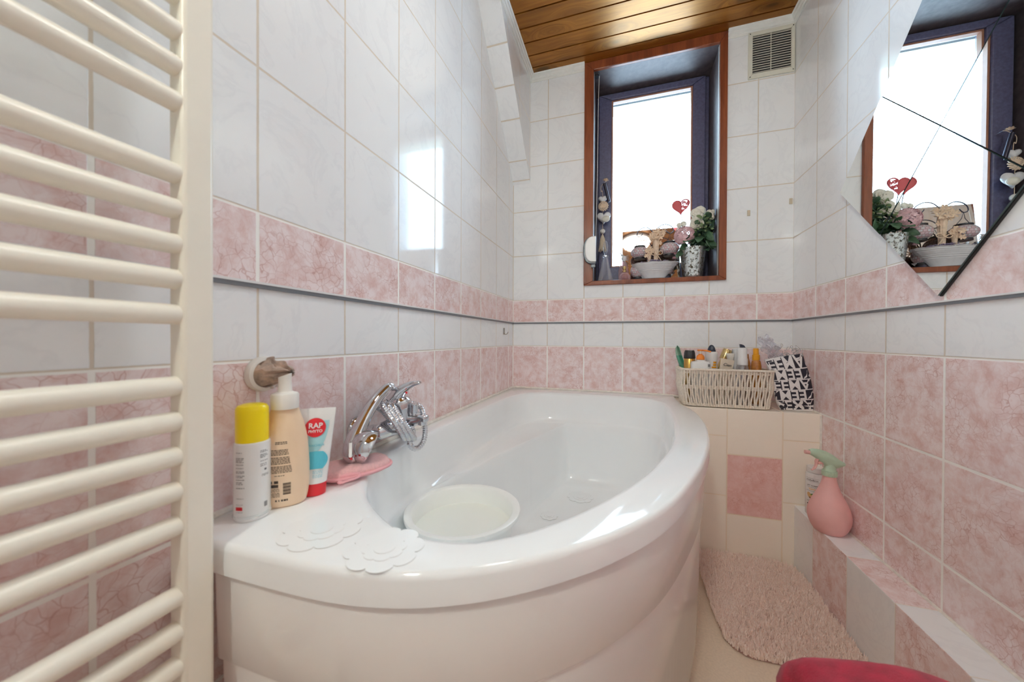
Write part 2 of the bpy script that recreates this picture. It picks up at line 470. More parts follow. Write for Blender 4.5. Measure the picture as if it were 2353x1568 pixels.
# back wall with the window opening
X0, X1, Z0, Z1 = .408, 1.064, 1.195, 2.345
mb = MB()
mb.box((0, 0, 0), (X0, .30, H+.05)); mb.box((X1, 0, 0), (W, .30, H+.05))
mb.box((X0, 0, 0), (X1, .30, Z0)); mb.box((X0, 0, Z1), (X1, .30, H+.05))
struct('wall_back', mb, M_back, smooth=0)
# ceiling of tongue and groove boards running left to right
mb = MB(); prof = []
y = .099
while y > YR-.05:
    prof += [(y, H), (y-.0745, H), (y-.0765, H+.011), (y-.080, H+.011)]
    y -= .082
L0 = [Vector((-.1, a, b)) for a, b in prof]; L1 = [Vector((W+.1, a, b)) for a, b in prof]
mb.loops([L0, L1], closed=False)
mb.box((-.1, YR-.1, H+.02), (W+.1, .12, H+.05))
struct('ceiling', mb, M_ceil, smooth=0)
# sloping boxed-in corner above the left wall
mb = MB()
tri = [(0, 1.685), (0, H+.004), (-.565, H+.004)]
tri = [(0, 1.780), (0, H+.004), (-.55, H+.004), (-.515, 2.352)]
Lb = [Vector((0, a, b)) for a, b in tri]; La = [Vector((.1, a, b)) for a, b in tri]
mb.loops([Lb, La], True, True)
M_slope = wall_tiles('glazed_tiles_sloped', 1, -.015)
struct('wall_sloped', mb, M_slope, smooth=0, bevel=.0015)
# ledge at the foot of the back wall and the low step on the right
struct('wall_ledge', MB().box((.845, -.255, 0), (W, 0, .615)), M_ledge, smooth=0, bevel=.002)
struct('wall_step', MB().box((1.256, -2.4, 0), (W, -.255, .248)), M_step, smooth=0, bevel=.002)
# caulk / edge trims
mb = MB().tube([(.004, -1.57, .630), (.004, -.02, .631), (.02, -.004, .631), (.80, -.004, .626), (.87, -.004, .621), (W-.01, -.004, .617)], .006, 8)
struct('trim_1', mb, M_caulk)
mb = MB().tube([(W-.004, -.255, .617), (W-.004, -.02, .617)], .005, 6).tube([(W-.003, -.26, .249), (W-.003, -2.35, .249)], .004, 6).tube([(W-.003, -.257, .25), (W-.003, -.257, .61)], .004, 6)
struct('trim_2', mb, M_caulk)
# thin step strip under the upper pink border, on three walls
for i, (a, b) in enumerate((((0, YR, 0), (.0055, 0, 0)), ((0, -.0055, 0), (W, 0, 0)), ((W-.0055, YR, 0), (W, 0, 0)))):
    mb = MB().box((a[0], a[1], ZB-.0075), (b[0], b[1], ZB-.0005), 0)
    mb.box((a[0]-(.0012 if i == 2 else 0), a[1]-(.0012 if i == 1 else 0), ZB-.0005), (b[0]+(.0012 if i == 0 else 0), b[1], ZB+.0035), 1)
    struct('trim_%d' % (3+i), mb, [M_strip, M_stripw], smooth=0)
# crown moulding
def crown(name, p0, p1, nrm):
    pr = [(0, 0), (0, -.036), (.004, -.038), (.006, -.028), (.010, -.026), (.012, -.016), (.017, -.013), (.019, -.003), (.024, 0)]
    p0, p1, nrm = Vector(p0), Vector(p1), Vector(nrm)
    La = [p0+nrm*a+Vector((0, 0, b)) for a, b in pr]; Lb = [p1+nrm*a+Vector((0, 0, b)) for a, b in pr]
    struct(name, MB().loops([La, Lb], True, True), M_crown, smooth=0)
crown('trim_6', (.1, 0, H), (.1, -.56, H), (1, 0, 0))
crown('trim_7', (.1, 0, H), (.400, 0, H), (0, -1, 0))
crown('trim_8', (1.072, 0, H), (W, 0, H), (0, -1, 0))
crown('trim_9', (W, 0, H), (W, YR, H), (-1, 0, 0))
crown('trim_10', (0, -.56, H), (0, YR, H), (1, 0, 0))
def frame_ring(mb, o, i, ya, yb, mi=0):
    """mitred rectangular ring between outer (x0,x1,z0,z1) and inner, from y=ya to yb"""
    ox0, ox1, oz0, oz1 = o; ix0, ix1, iz0, iz1 = i
    O = [(ox0, oz0), (ox1, oz0), (ox1, oz1), (ox0, oz1)]; I = [(ix0, iz0), (ix1, iz0), (ix1, iz1), (ix0, iz1)]
    for k in range(4):
        q = (k+1) % 4
        quad = [O[k], O[q], I[q], I[k]]
        mb.loops([[Vector((x, ya, z)) for x, z in quad], [Vector((x, yb, z)) for x, z in quad]], True, True, mi)
# door behind the camera (only seen as a reflection)
d1 = bpy.data.objects.new('door_1', None); col.objects.link(d1); d1.location = (.65, YR, 0); d1['kind'] = 'structure'; BASE[d1] = Vector((.65, YR, 0))
mb = MB(); frame_ring(mb, (.24, 1.06, 0, 2.02), (.34, .96, .16, 1.90), YR+.001, YR+.03); mb.box((.335, YR+.004, .98), (.965, YR+.028, 1.04))
ob('door_panel', mb, M_white, d1, smooth=0, bevel=.003)
ob('door_board', MB().box((.335, YR+.006, .155), (.965, YR+.016, 1.905)), M_white, d1, smooth=0)
ob('door_handle', MB().tube([(.32, YR+.02, 1.02), (.32, YR+.07, 1.02), (.44, YR+.07, 1.02)], .009, 10), M_chrome, d1)

# ------------------------------------------------------------ window
win = bpy.data.objects.new('window_1', None); col.objects.link(win); win.location = (.736, .12, 1.2); win['kind'] = 'structure'; BASE[win] = Vector((.736, .12, 1.2))
a0, a1, c0, c1 = .400, 1.072, 1.192, 2.376     # outer edge of the trim
i0, i1, k0, k1 = .448, 1.040, 1.214, 2.330     # opening inside the trim
mb = MB(); frame_ring(mb, (a0, a1, c0, c1), (i0, i1, k0, k1), -.014, .004)
st = len(mb.f)
frame_ring(mb, (a0, i0-.012, c0, c1), (a0+.004, i0-.016, c0+.01, c1-.01), -.017, -.013) if False else None
ob('window_trim', mb, M_mahog, win, smooth=0, bevel=.0025, kind='structure')
# sill and reveals (dark boards lining the opening)
mb = MB().box((X0, .0, Z0), (X1, .26, k0-.001)); ob('window_sill', mb, M_mahogX, win, smooth=0, kind='structure')
mb = MB().box((X0, .004, k0), (i0-.001, .26, k1)); mb.box((i1+.001, .004, k0), (X1, .26, k1)); mb.box((X0, .004, k1+.001), (X1, .26, Z1))
ob('reveal', mb, M_framed, win, smooth=0, kind='structure')
M_jamb = mat('pale_jamb_edge', (.55, .56, .55), .5)
mb = MB().box((i1-.001, .005, k0), (i1+.001, .022, k1)).box((i0-.001, .005, k0), (i0+.001, .016, k1))
ob('jamb_seal', mb, M_jamb, win, smooth=0, kind='structure')
# fixed frame, sash, bead, pane
mb = MB(); frame_ring(mb, (i0, i1, k0, k1), (.475, 1.012, 1.232, 2.34-.03), .215, .27)
ob('outer_frame', mb, M_frame, win, smooth=0, bevel=.004, kind='structure')
mb = MB(); frame_ring(mb, (.462, 1.020, 1.222, 2.325), (.533, .958, 1.322, 2.288), .195, .25)
sash = ob('sash', mb, M_frame, win, smooth=0, bevel=.005, kind='structure')
mb = MB(); frame_ring(mb, (.533, .958, 1.322, 2.288), (.541, .950, 1.330, 2.280), .205, .23)
ob('glazing_bead', mb, M_beadw, sash, smooth=0, bevel=.001, kind='structure')
ob('pane', MB().box((.536, .232, 1.325), (.955, .238, 2.285)), M_pane, sash, smooth=0, kind='structure')
# outside: plastered jambs and the soffit of the shutter box
M_out = mat('outside_plaster', (.55, .56, .42), .8)
M_outj = mat('outside_jamb', (.70, .78, .82), .7)
mb = MB().box((X0-.05, .301, 2.312), (X1+.05, .40, 2.42))
ob('shutter_box', mb, M_out, win, smooth=0, kind='structure')
mb = MB().box((X0-.06, .30, 1.1), (.455, .50, 2.42)).box((1.035, .30, 1.1), (X1+.06, .50, 2.42)).box((X0, .30, 1.12), (X1, .52, 1.22))
ob('outer_jamb', mb, M_outj, win, smooth=0, kind='structure')

# ------------------------------------------------------------ ceiling lamp (warm, behind the camera's upper edge)
lamp = thing('ceiling_lamp', (.72, -1.30, H), 'round opal ceiling lamp glowing warm under the pine boards', 'lamp')
ob('lamp_base', MB().lathe([(.138, 0), (.142, -.008), (.142, -.022), (.132, -.026)], (.72, -1.30, H), 48), M_white, lamp)
tl = NT('lit_opal_glass'); tl.P(color=(.9, .8, .6), rough=.4, emis=(.97, .98, .95), es=LAMP)
ob('lamp_shade', MB().lathe([(.131, -.022), (.129, -.032), (.121, -.048), (.099, -.062), (.058, -.071), (.0, -.074)], (.72, -1.30, H), 48), tl.m, lamp)

# ------------------------------------------------------------ corner bathtub
OUT = [(.0,-1.592),(.10,-1.592),(.16,-1.592),(.233,-1.590),(.293,-1.584),(.346,-1.572),(.393,-1.555),(.439,-1.532),(.485,-1.502),(.534,-1.462),
       (.587,-1.41),(.65,-1.329),(.70,-1.239),(.75,-1.117),(.793,-.99),(.836,-.824),(.866,-.628),(.873,-.447),(.862,-.336),(.843,-.262)]
INN = [(.168,-1.4),(.242,-1.454),(.302,-1.482),(.354,-1.487),(.406,-1.476),(.445,-1.452),(.492,-1.407),(.549,-1.331),(.62,-1.206),(.68,-1.059),
       (.736,-.857),(.772,-.594),(.779,-.344),(.762,-.24),(.710,-.175),(.63,-.143),(.54,-.131),(.43,-.128),(.327,-.128),(.215,-.137),(.135,-.185),(.093,-.29),(.080,-.42),(.076,-.584),(.070,-.80),
       (.064,-.983),(.058,-1.125),(.068,-1.229),(.104,-1.317)]
outc = [Vector((a, b, 0)) for a, b in OUT]
outs = catmull(outc, 6)
outs_full = outs+[Vector((.8435, -.002, 0)), Vector((.002, -.002, 0)), Vector((.002, -1.592, 0))]
inns = catmull([Vector((a, b, 0)) for a, b in INN], 6, True)
CN = Vector((.37, -.80, 0))
def ray_r(poly, th, closed=True):
    d = Vector((math.cos(th), math.sin(th), 0)); best = None
    n = len(poly)
    for i in range(n if closed else n-1):
        a = poly[i]-CN; b = poly[(i+1) % n]-CN
        e = b-a; den = d.x*(-e.y)+d.y*e.x
        if abs(den) < 1e-12: continue
        s_ = (a.x*(-e.y)+a.y*e.x)/den
        t_ = (d.x*a.y-d.y*a.x)/den
        if s_ > 0 and -1e-9 <= t_ <= 1+1e-9 and (best is None or s_ > best): best = s_
    return best
NTH = 288
ths = [2*PI*i/NTH for i in range(NTH)]
for c in ((.8435, -.002), (.002, -.002), (.002, -1.592)):
    a = math.atan2(c[1]-CN.y, c[0]-CN.x) % (2*PI)
    k = min(range(NTH), key=lambda i: abs(ths[i]-a)); ths[k] = a
ro = [ray_r(outs_full, t) for t in ths]; ri = [ray_r(inns, t) for t in ths]
SEAT = [Vector((a, b, 0)) for a, b in ((.052,-1.20),(.082,-1.08),(.100,-1.00),(.122,-.92),(.175,-.68),(.253,-.41),(.316,-.19),(.345,-.06))]
rs_ = []
for t, a in zip(ths, ri):
    q = ray_r(SEAT, t, False)
    rs_.append(min(a-.028, q) if q else a-.028)
for _ in range(3): rs_ = [(rs_[i-1]+2*rs_[i]+rs_[(i+1) % NTH])/4 for i in range(NTH)]
def loop(rr, z): return [CN+Vector((math.cos(t)*r, math.sin(t)*r, z)) for t, r in zip(ths, rr)]
Ls = [loop(ro, .586), loop(ro, .617), loop([r-.0015 for r in ro], .6225), loop([r-.005 for r in ro], .626), loop([r-.009 for r in ro], .627),
      loop([min(a+.016, b-.01) for a, b in zip(ri, ro)], .627), loop([min(a+.008, b-.009) for a, b in zip(ri, ro)], .6255), loop([a+.003 for a in ri], .622), loop(ri, .614),
      loop([a-.004 for a in ri], .58), loop([a-.009 for a in ri], .525), loop([a-.014 for a in ri], .497),
      loop([min(a-.020, max(b+.010, a-.022)) for a, b in zip(ri, rs_)], .487),
      loop([min(a-.024, max(b+.010, a-.05)) for a, b in zip(ri, rs_)], .481),
      loop([min(a-.025, b+.010) for a, b in zip(ri, rs_)], .477),
      loop([min(a-.026, b+.004) for a, b in zip(ri, rs_)], .474), loop(rs_, .465),
      loop([a-.006 for a in rs_], .43), loop([a-.022 for a in rs_], .33), loop([a-.034 for a in rs_], .255), loop([a-.045 for a in rs_], .222),
      loop([a-.062 for a in rs_], .206), loop([a-.085 for a in rs_], .200), loop([(a-.085)*.6 for a in rs_], .199), loop([(a-.085)*.3 for a in rs_], .1985)]
tub = thing('bathtub', (.0, -.002, .0), 'white asymmetric corner bathtub with curved apron and wide glossy rim', 'bathtub')
mb = MB().loops(Ls)
n0 = len(Ls)*NTH-NTH
mb.add([CN+Vector((0, 0, .1985))], [])
ci = len(mb.v)-1
for k in range(NTH):
    mb.f.append([n0+k, n0+(k+1) % NTH, ci]); mb.mi.append(0)
ob('tub_shell', mb, M_acryl, tub, smooth=50)
# apron: two bands of panel and a recessed plinth following the outer curve
ap = [p for p in outs if p.x > .06 or p.y > -1.5]
ap = [Vector((.058, -1.590, 0))]+ap
def inset(P, d):
    o_ = []
    for i, p in enumerate(P):
        a = P[max(i-1, 0)]; b = P[min(i+1, len(P)-1)]
        t = (b-a).normalized(); n = Vector((-t.y, t.x, 0))
        o_.append(p+n*d)
    return o_
def aploop(d, z):
    q = inset(ap, d); q[-1] = Vector((.8435-d, -.2565, 0))
    q = [Vector((q[0].x, q[0].y+.10, 0))]+q
    return [Vector((p.x, p.y, z)) for p in q]
mb = MB().loops([aploop(.012, .586), aploop(.010, .58), aploop(.013, .455), aploop(.016, .451), aploop(.022, .450)], closed=False)
ob('apron_panel', mb, M_apron, tub, smooth=50)
mb = MB().loops([aploop(.019, .452), aploop(.019, .446), aploop(.028, .10), aploop(.032, .096), aploop(.044, .095)], closed=False)
ob('apron_panel', mb, M_apron, tub, smooth=50)
mb = MB().loops([aploop(.040, .097), aploop(.042, .0)], closed=False)
ob('plinth', mb, M_apron, tub, smooth=50)
# bucket standing in the tub
BC = Vector((.216, -1.105, 0)); bz = .2005
bk = thing('bucket', (BC.x, BC.y, bz), 'round white plastic bucket filled with water, standing inside the bathtub', 'bucket')
M_bucket = mat('bucket_plastic', (.94, .95, .92), .28, vary=.005)
ob('bucket_body', MB().lathe([(.098, bz), (.102, bz+.003), (.128, bz+.258), (.143, bz+.263), (.1455, bz+.262), (.1465, bz+.267), (.1455, bz+.272), (.142, bz+.2735), (.136, bz+.2725),
    (.131, bz+.2715), (.127, bz+.268), (.124, bz+.25), (.099, bz+.006), (.0, bz+.006)], (BC.x, BC.y, 0), 72), M_bucket, bk, smooth=50)
tw = NT('bucket_water'); tr = tw.n('ShaderNodeBsdfTransparent'); tr.inputs[0].default_value = (.90, .93, .86, 1)
fr = tw.n('ShaderNodeFresnel'); fr.inputs[0].default_value = 1.33; mx = tw.n('ShaderNodeMixShader'); gl = tw.n('ShaderNodeBsdfGlossy'); gl.inputs['Roughness'].default_value = .03
tw.P(color=(.90, .92, .86), rough=.12, spec=.25); tw.link(tw.b.outputs[0], tw.out.inputs[0])
ob('water', MB().lathe([(.1222, bz+.2275), (.1208, bz+.226), (0, bz+.226)], (BC.x, BC.y, 0), 72), tw.m, bk, kind='stuff')

# anti-slip flower stickers
M_fl = mat('clear_vinyl', (.92, .92, .92), .25, vary=.005, vs=400, bump=.04, bs=1500)
M_fle = mat('clear_vinyl_edge', (.50, .46, .43), .5)
def flower(nm, c, Rr, rot, z, label, group):
    t = thing(nm, (c[0], c[1], z), label, 'sticker', group)
    def fo(R_, d, n=8):
        return [(c[0]+math.cos(a+rot)*R_*(1-d+d*abs(math.cos(n/2*a))**.55), c[1]+math.sin(a+rot)*R_*(1-d+d*abs(math.cos(n/2*a))**.55)) for a in [2*PI*i/128 for i in range(128)]]
    def disc(name, P, z0, z1):
        mb = MB(); a = [Vector((x, y, z0)) for x, y in P]; b = [Vector((x, y, z1)) for x, y in P]
        mb.loops([a, b], mi=1); mb.add(b, [tuple(range(len(b)))], 0)
        ob(name, mb, [M_acryl, M_fle], t, smooth=0)
    disc('petals', fo(Rr, .16), z, z+.0006); disc('inner_petals', fo(Rr*.56, .13), z+.0006, z+.0010)
    disc('centre', fo(Rr*.27, 0), z+.0010, z+.0014)
flower('flower_sticker', (.188, -1.520), .056, .2, .6272, 'clear flower-shaped anti-slip sticker on the bath rim nearest the bottles', 'flower stickers on the bathtub')
flower('flower_sticker', (.305, -1.532), .051, .5, .6272, 'clear flower-shaped anti-slip sticker on the bath rim in front of the bucket', 'flower stickers on the bathtub')
flower('flower_sticker', (.425, -.340), .058, .1, .2003, 'peeling flower sticker with tan edge, farther one on the tub bottom', 'flower stickers on the bathtub')
flower('flower_sticker', (.326, -.545), .036, .3, .2000, 'small faint flower sticker, nearer one on the tub bottom', 'flower stickers on the bathtub')

# ------------------------------------------------------------ bath mixer, hose, hand shower
FX = lambda x, y, z: Vector((x, y, z))
AX = rotM('Y', 90)            # lathe axis z -> +x
mixr = thing('bath_mixer_tap', (0, -1.16, .685), 'chrome single-lever bath mixer on the left tiled wall', 'tap')
for y in (-1.235, -1.085):
    ob('wall_rose', MB().lathe([(.035, .0005), (.035, .004), (.032, .010), (.022, .016), (.016, .018)], (0, y, .685), 40, M=AX), M_chrome, mixr)
    mb = MB().lathe([(.0125, .016), (.0125, .04), (.0165, .042), (.0165, .056), (.014, .058)], (0, y, .686), 6 if False else 24, M=AX)
    ob('inlet', mb, M_chrome, mixr)
ob('mixer_body', MB().lathe([(.0, -.1), (.012, -.098), (.018, -.09), (.0195, -.06), (.0225, -.03), (.0225, .03), (.0195, .06), (.018, .09), (.012, .098), (0, .1)], (.070, -1.16, .690), 28, M=rotM('X', 90)), M_chrome, mixr)
ob('cartridge_housing', MB().lathe([(.021, -.01), (.0245, .012), (.0255, .030), (.025, .0302), (.025, .0318), (.0262, .032), (.0262, .046), (.024, .052), (.018, .058), (0, .061)], (.072, -1.165, .700), 32), M_chrome, mixr)
lv = MB()
path = catmull([(.056, -1.168, .752), (.070, -1.168, .770), (.088, -1.167, .7835), (.108, -1.166, .7925), (.1285, -1.165, .7965)], 6)
lv.tube(path, [(.0215*(1-t)**1.1+.0048) if t < 1 else .004 for t in [i/(len(path)-1) for i in range(len(path))]], 16, flat=.75)
le = ob('lever', lv, M_chrome, mixr)
ob('red_dot', MB().ball((.098, -1.180, .772), .003, 10, 6), M_red, le)
sp_ = MB(); prof = []
for i in range(9):
    t = i/8; x = .078+.062*t; hw = .0145-.0035*t; hh = .0135-.004*t; z = .697+.010*t
    prof.append([FX(x, -1.16+hw*math.copysign(abs(math.cos(a))**.6, math.cos(a)), z+hh*math.copysign(abs(math.sin(a))**.6, math.sin(a))) for a in [2*PI*k/20 for k in range(20)]])
sp_.loops(prof, True, False)
end = [[FX(.140+.006*math.sin(PI/2*s), p.y*1-(p.y+1.16)*(1-math.cos(PI/2*s)), .707+(p.z-.707)*math.cos(PI/2*s)) for p in prof[-1]] for s in (.3, .6, .85)]
sp_.loops([prof[-1]]+end, False, True)
spo = ob('spout', sp_, M_chrome, mixr, smooth=50)
ob('aerator', MB().lathe([(.0105, -.006), (.0115, -.005), (.0115, .004)], (.131, -1.16, .697), 20), M_chrome, spo)
ob('diverter_knob', MB().lathe([(.006, 0), (.006, .006), (.0105, .007), (.0105, .026), (.0115, .028), (.0108, .032), (0, .0325)], (.106, -1.16, .712), 20), M_chrome, mixr)
ob('hose_outlet', MB().lathe([(.009, -.036), (.009, -.022), (.0125, -.021), (.0125, -.009), (.010, -.008), (.010, 0)], (.104, -1.172, .690), 20), M_chrome, mixr)
# hose
hp = [FX(.104, -1.172, .654), FX(.104, -1.173, .642), FX(.109, -1.162, .630), FX(.116, -1.148, .632), FX(.121, -1.135, .650), FX(.118, -1.130, .690), FX(.100, -1.132, .733)]
c0_ = Vector((.078, -1.197, .702)); A_ = Vector((-.020, -.022, .045)); B_ = Vector((-.030, .030, .0))
NT_ = 3
for i in range(NT_*14):
    a = -.35+2*PI*i/14
    c = c0_+Vector((-.006, -.011, .003))*(i/14)+Vector((.012, .018, -.002))
    hp.append(c+A_*math.cos(a)*1.0-B_*math.sin(a)*1.05)
hp += [FX(.052, -1.168, .758), FX(.056, -1.178, .783), FX(.061, -1.195, .790), FX(.0665, -1.207, .7885)]
hs = catmull(hp, 10)
# resample evenly, 1 mm steps, alternate radius for the wound metal look
acc = [hs[0]]; rem = 0
for a, b in zip(hs, hs[1:]):
    L = (b-a).length; t = .0014-rem
    while t < L:
        acc.append(a+(b-a)*(t/L)); t += .0014
    rem = L-(t-.0014)
hose = ob('shower_hose', MB().tube(acc, [(.0072 if (i//2) % 2 else .0060) for i in range(len(acc))], 10), M_chrome, smooth=60)
tag(hose, 'ribbed chrome shower hose coiled around the bath mixer', 'hose')
hsx = thing('hand_shower', (.085, -1.30, .70), 'chrome hand shower hanging head down beside the mixer', 'shower head')
path = catmull([(.0675, -1.209, .788), (.068, -1.222, .784), (.067, -1.262, .758), (.068, -1.302, .718), (.073, -1.330, .686), (.082, -1.340, .665), (.092, -1.338, .656)], 7)
rr = []
for i in range(len(path)):
    t = i/(len(path)-1); rr.append(.0100+.0045*math.sin(PI*min(1, t*1.2))+(.010*max(0, t-.45)/.35 if t < .8 else .010-.012*(t-.8)/.2))
ob('handle', MB().tube(path, rr, 20, flat=.85), M_chrome, hsx, smooth=60)
nv = Vector((.72, .52, -.46)).normalized(); Mh = nv.to_track_quat('Z', 'Y').to_matrix().to_4x4()
shd = ob('spray_head', MB().lathe([(0, -.026), (.014, -.024), (.027, -.014), (.034, -.003), (.0365, .006), (.0365, .013), (.034, .0155), (.0, .016)], (.092, -1.322, .682), 36, M=Mh), M_chrome, hsx)
ob('collar', MB().lathe([(.0092, -.006), (.0098, -.005), (.0098, .005), (.0092, .006)], (.0678, -1.2135, .787), 20, M=rotM('X', 105)), M_chrome, hsx)
ob('mode_switch', MB().box((-.003, -.014, -.0015), (.003, .014, .002), M=TR(.090, -1.3565, .683) @ rotM('Z', 40) @ rotM('X', 70)), M_white, shd, bevel=.001)
ob('red_mark', MB().ball((.093, -1.3575, .6665), .0026, 8, 6), M_red, shd)

spl = thing('added_fill_spot', (.33, YR, 2.02), 'white fill spotlight added on the door side, unseen behind the camera', 'lamp')  # spotlight added out of view as fill for the right and back of the room
Ms = TR(.35, -2.60, 2.0) @ Vector((.35, 1, -.4)).to_track_quat('Z', 'Y').to_matrix().to_4x4()
ob('wall_plate', MB().lathe([(.05, 0), (.05, .012), (.044, .016), (0, .017)], (.33, YR, 2.02), 32, M=rotM('X', -90)), M_white, spl)
ob('arm', MB().tube([(.33, YR+.012, 2.02), (.338, YR+.06, 2.016), (.345, YR+.10, 2.01)], .009, 12), M_white, spl)
sph = ob('spot_housing', MB().lathe([(0, -.07), (.035, -.068), (.06, -.055), (.092, .02), (.094, .022), (.089, .021), (.087, -.004)], (0, 0, 0), 40).xf(Ms), M_white, spl)
ts = NT('fill_spot_lens'); ts.P(color=(.9, .9, .9), emis=(.96, 1., .90), es=SPOT)
ob('lens', MB().lathe([(0, .0), (.085, 0)], (0, 0, 0), 32).xf(Ms), ts.m, sph, smooth=0)

# ------------------------------------------------------------ bottles on the bath rim
RZ = .6275
def viewer(cx, cy): return math.atan2(-1.924-cy, .604-cx)
def wrapfn(cx, cy, rx, ry, rf, z0, eps=.0004, off=0.0, lean=None):
    ang = viewer(cx, cy)+PI/2+off
    def fn(x, y):
        k = rf(y); th = -PI/2+x/rx
        px, py = (rx*k+eps)*math.cos(th), (ry*k+eps)*math.sin(th)
        p = Vector((cx+px*math.cos(ang)-py*math.sin(ang), cy+px*math.sin(ang)+py*math.cos(ang), z0+y))
        return lean @ p if lean else p
    return fn, ang
def interp(prof, y):
    for (r0, z0), (r1, z1) in zip(prof, prof[1:]):
        if z0 <= y <= z1 and z1 > z0: return r0+(r1-r0)*(y-z0)/(z1-z0)
    return prof[-1][0]
M_ink = mat('grey_ink', (.20, .20, .21), .5)
M_inkb = mat('dark_ink', (.05, .03, .02), .5)
M_yellow = mat('yellow_cap', (.98, .76, .0), .28, vary=.01)
M_bot = mat('white_bottle', (.80, .80, .79), .25, vary=.01)
# 1: white can with yellow cap
cx, cy = .053, -1.523
b1 = thing('aerosol_can', (cx, cy, RZ), 'tall white aerosol can with yellow cap, leftmost on the bath rim', 'bottle')
pr = [(.0240, .002), (.0240, .112), (.0228, .117), (.0215, .118)]
ob('can_body', MB().lathe([(.0228, .0), (.0240, .003), (.0240, .112), (.0232, .1165), (.0215, .118)], (cx, cy, RZ), 48), M_bot, b1)
ob('base_ring', MB().lathe([(.0212, 0), (.0216, .001), (.0250, .006), (.0243, .009)], (cx, cy, RZ), 48), M_clear, b1)
mb = MB().lathe([(.0212, .117), (.0216, .118), (.0216, .165), (.0212, .169), (.0190, .1725), (.014, .1745), (0, .175)], (cx, cy, RZ), 48)
ob('cap', mb, M_yellow, b1)
fn, _ = wrapfn(cx, cy, .0240, .0240, lambda y: 1, RZ)
r_ = random.Random(3); mi = MB(); mi2 = MB(); mi3 = MB()
for y in (.1045, .0965, .0945, .0925, .0905, .0865, .0815, .0765, .0745, .0700, .0680, .0640, .0600, .0575, .0515): dashes(mi, fn, -.0225, -.0225+r_.uniform(.009, .013), y, .0009, r_)
for y in (.036, .027, .0155): dashes(mi, fn, -.0225, -.011, y, .0006, r_)
for y in (.104, .102, .098, .096, .094, .0885, .0835, .081): dashes(mi2, fn, .010, .010+r_.uniform(.007, .013), y, .0009, r_)
for y in (.0675, .0655): dashes(mi2, fn, .012, .023, y, .0007, r_)
rect(mi2, fn, .016, .0735, .0195, .0765)
for k in range(5): rect(mi3, fn, .016+k*.0011, .017, .0166+k*.0011, .025, n=2)
ob('printed_text', mi, M_ink, b1, smooth=0); ob('printed_text', mi2, M_ink, b1, smooth=0); ob('barcode', mi3, M_ink, b1, smooth=0)
mi = MB(); rect(mi, fn, -.0232, .0185, -.0125, .0235); ob('red_band', mi, M_red, b1, smooth=0)
# 2: cream lotion bottle
cx, cy = .0640, -1.4765
b2 = thing('lotion_bottle', (cx, cy, RZ), 'pale peach lotion bottle with white flip cap between the can and the tube', 'bottle')
pr = [(.70, 0), (.86, .004), (.96, .022), (1.0, .050), (.985, .075), (.92, .105), (.80, .130), (.64, .150), (.56, .160), (.52, .165)]
M_peach = mat('peach_plastic', (.80, .60, .42), .3, vary=.01)
RX, RY = .036, .023
fn, ang = wrapfn(cx, cy, RX, RY, lambda y: interp(pr, y), RZ, .0006, off=-.12)
body = MB().lathe([(a, z) for a, z in [(p.x, p.z) for p in catmull([(a, 0, z) for a, z in pr], 4)]], (0, 0, 0), 56, sx=RX, sy=RY)
body.xf(TR(cx, cy, RZ) @ Matrix.Rotation(ang, 4, 'Z'))
ob('bottle_body', body, M_peach, b2, smooth=60)
M_capw = mat('warm_white_cap', (.82, .79, .74), .3)
mb = MB().lathe([(.0200, .160), (.0205, .161), (.0205, .182), (.019, .185), (.0115, .1875), (.0105, .190), (.0095, .205), (.0095, .208)], (cx, cy, RZ), 40)
mb2 = MB().lathe([(.0095, .206), (.0098, .210), (.0098, .2115), (0, .2115)], (0, 0, 0), 30)
for v in mb2.v:
    if v.z > .209: v.z += (v.x+.0095)*.36
mb2.xf(TR(cx, cy, RZ) @ Matrix.Rotation(ang, 4, 'Z')); mb.add(mb2.v, mb2.f)
ob('flip_cap', mb, M_capw, b2, smooth=40)
mi = MB()
for y in (.1075, .105): dashes(mi, fn, -.012, .006, y, .0012, r_)
yy = .095
while yy > .058:
    if not (.083 < yy < .0855 or .070 < yy < .072): dashes(mi, fn, -.018-.04*(.095-yy)*.3, .007+(.095-yy)*.16, yy, .0011, r_)
    yy -= .0024
dashes(mi, fn, -.012, .002, .054, .0009, r_)
rect(mi, fn, -.022, .0355, -.0065, .0405); rect(mi, fn, -.021, .042, -.0155, .0465); rect(mi, fn, -.0125, .042, -.0065, .0465)
mi2 = MB()
for k in range(11): rect(mi2, fn, .0, .0230+k*.0018, .0110, .0238+k*.0018+(.0006 if k % 3 == 0 else 0), n=5)
for y in (.033, .031, .029, .026, .024, .022, .020): dashes(mi, fn, -.021, -.005, y, .0008, r_)
for x0_, x1_ in ((-.012, -.0095), (-.007, -.0055), (-.003, .007)): dashes(mi, fn, x0_, x1_, .012, .003, r_)
ob('printed_text', mi, M_inkb, b2, smooth=0); ob('barcode', mi2, M_inkb, b2, smooth=0)
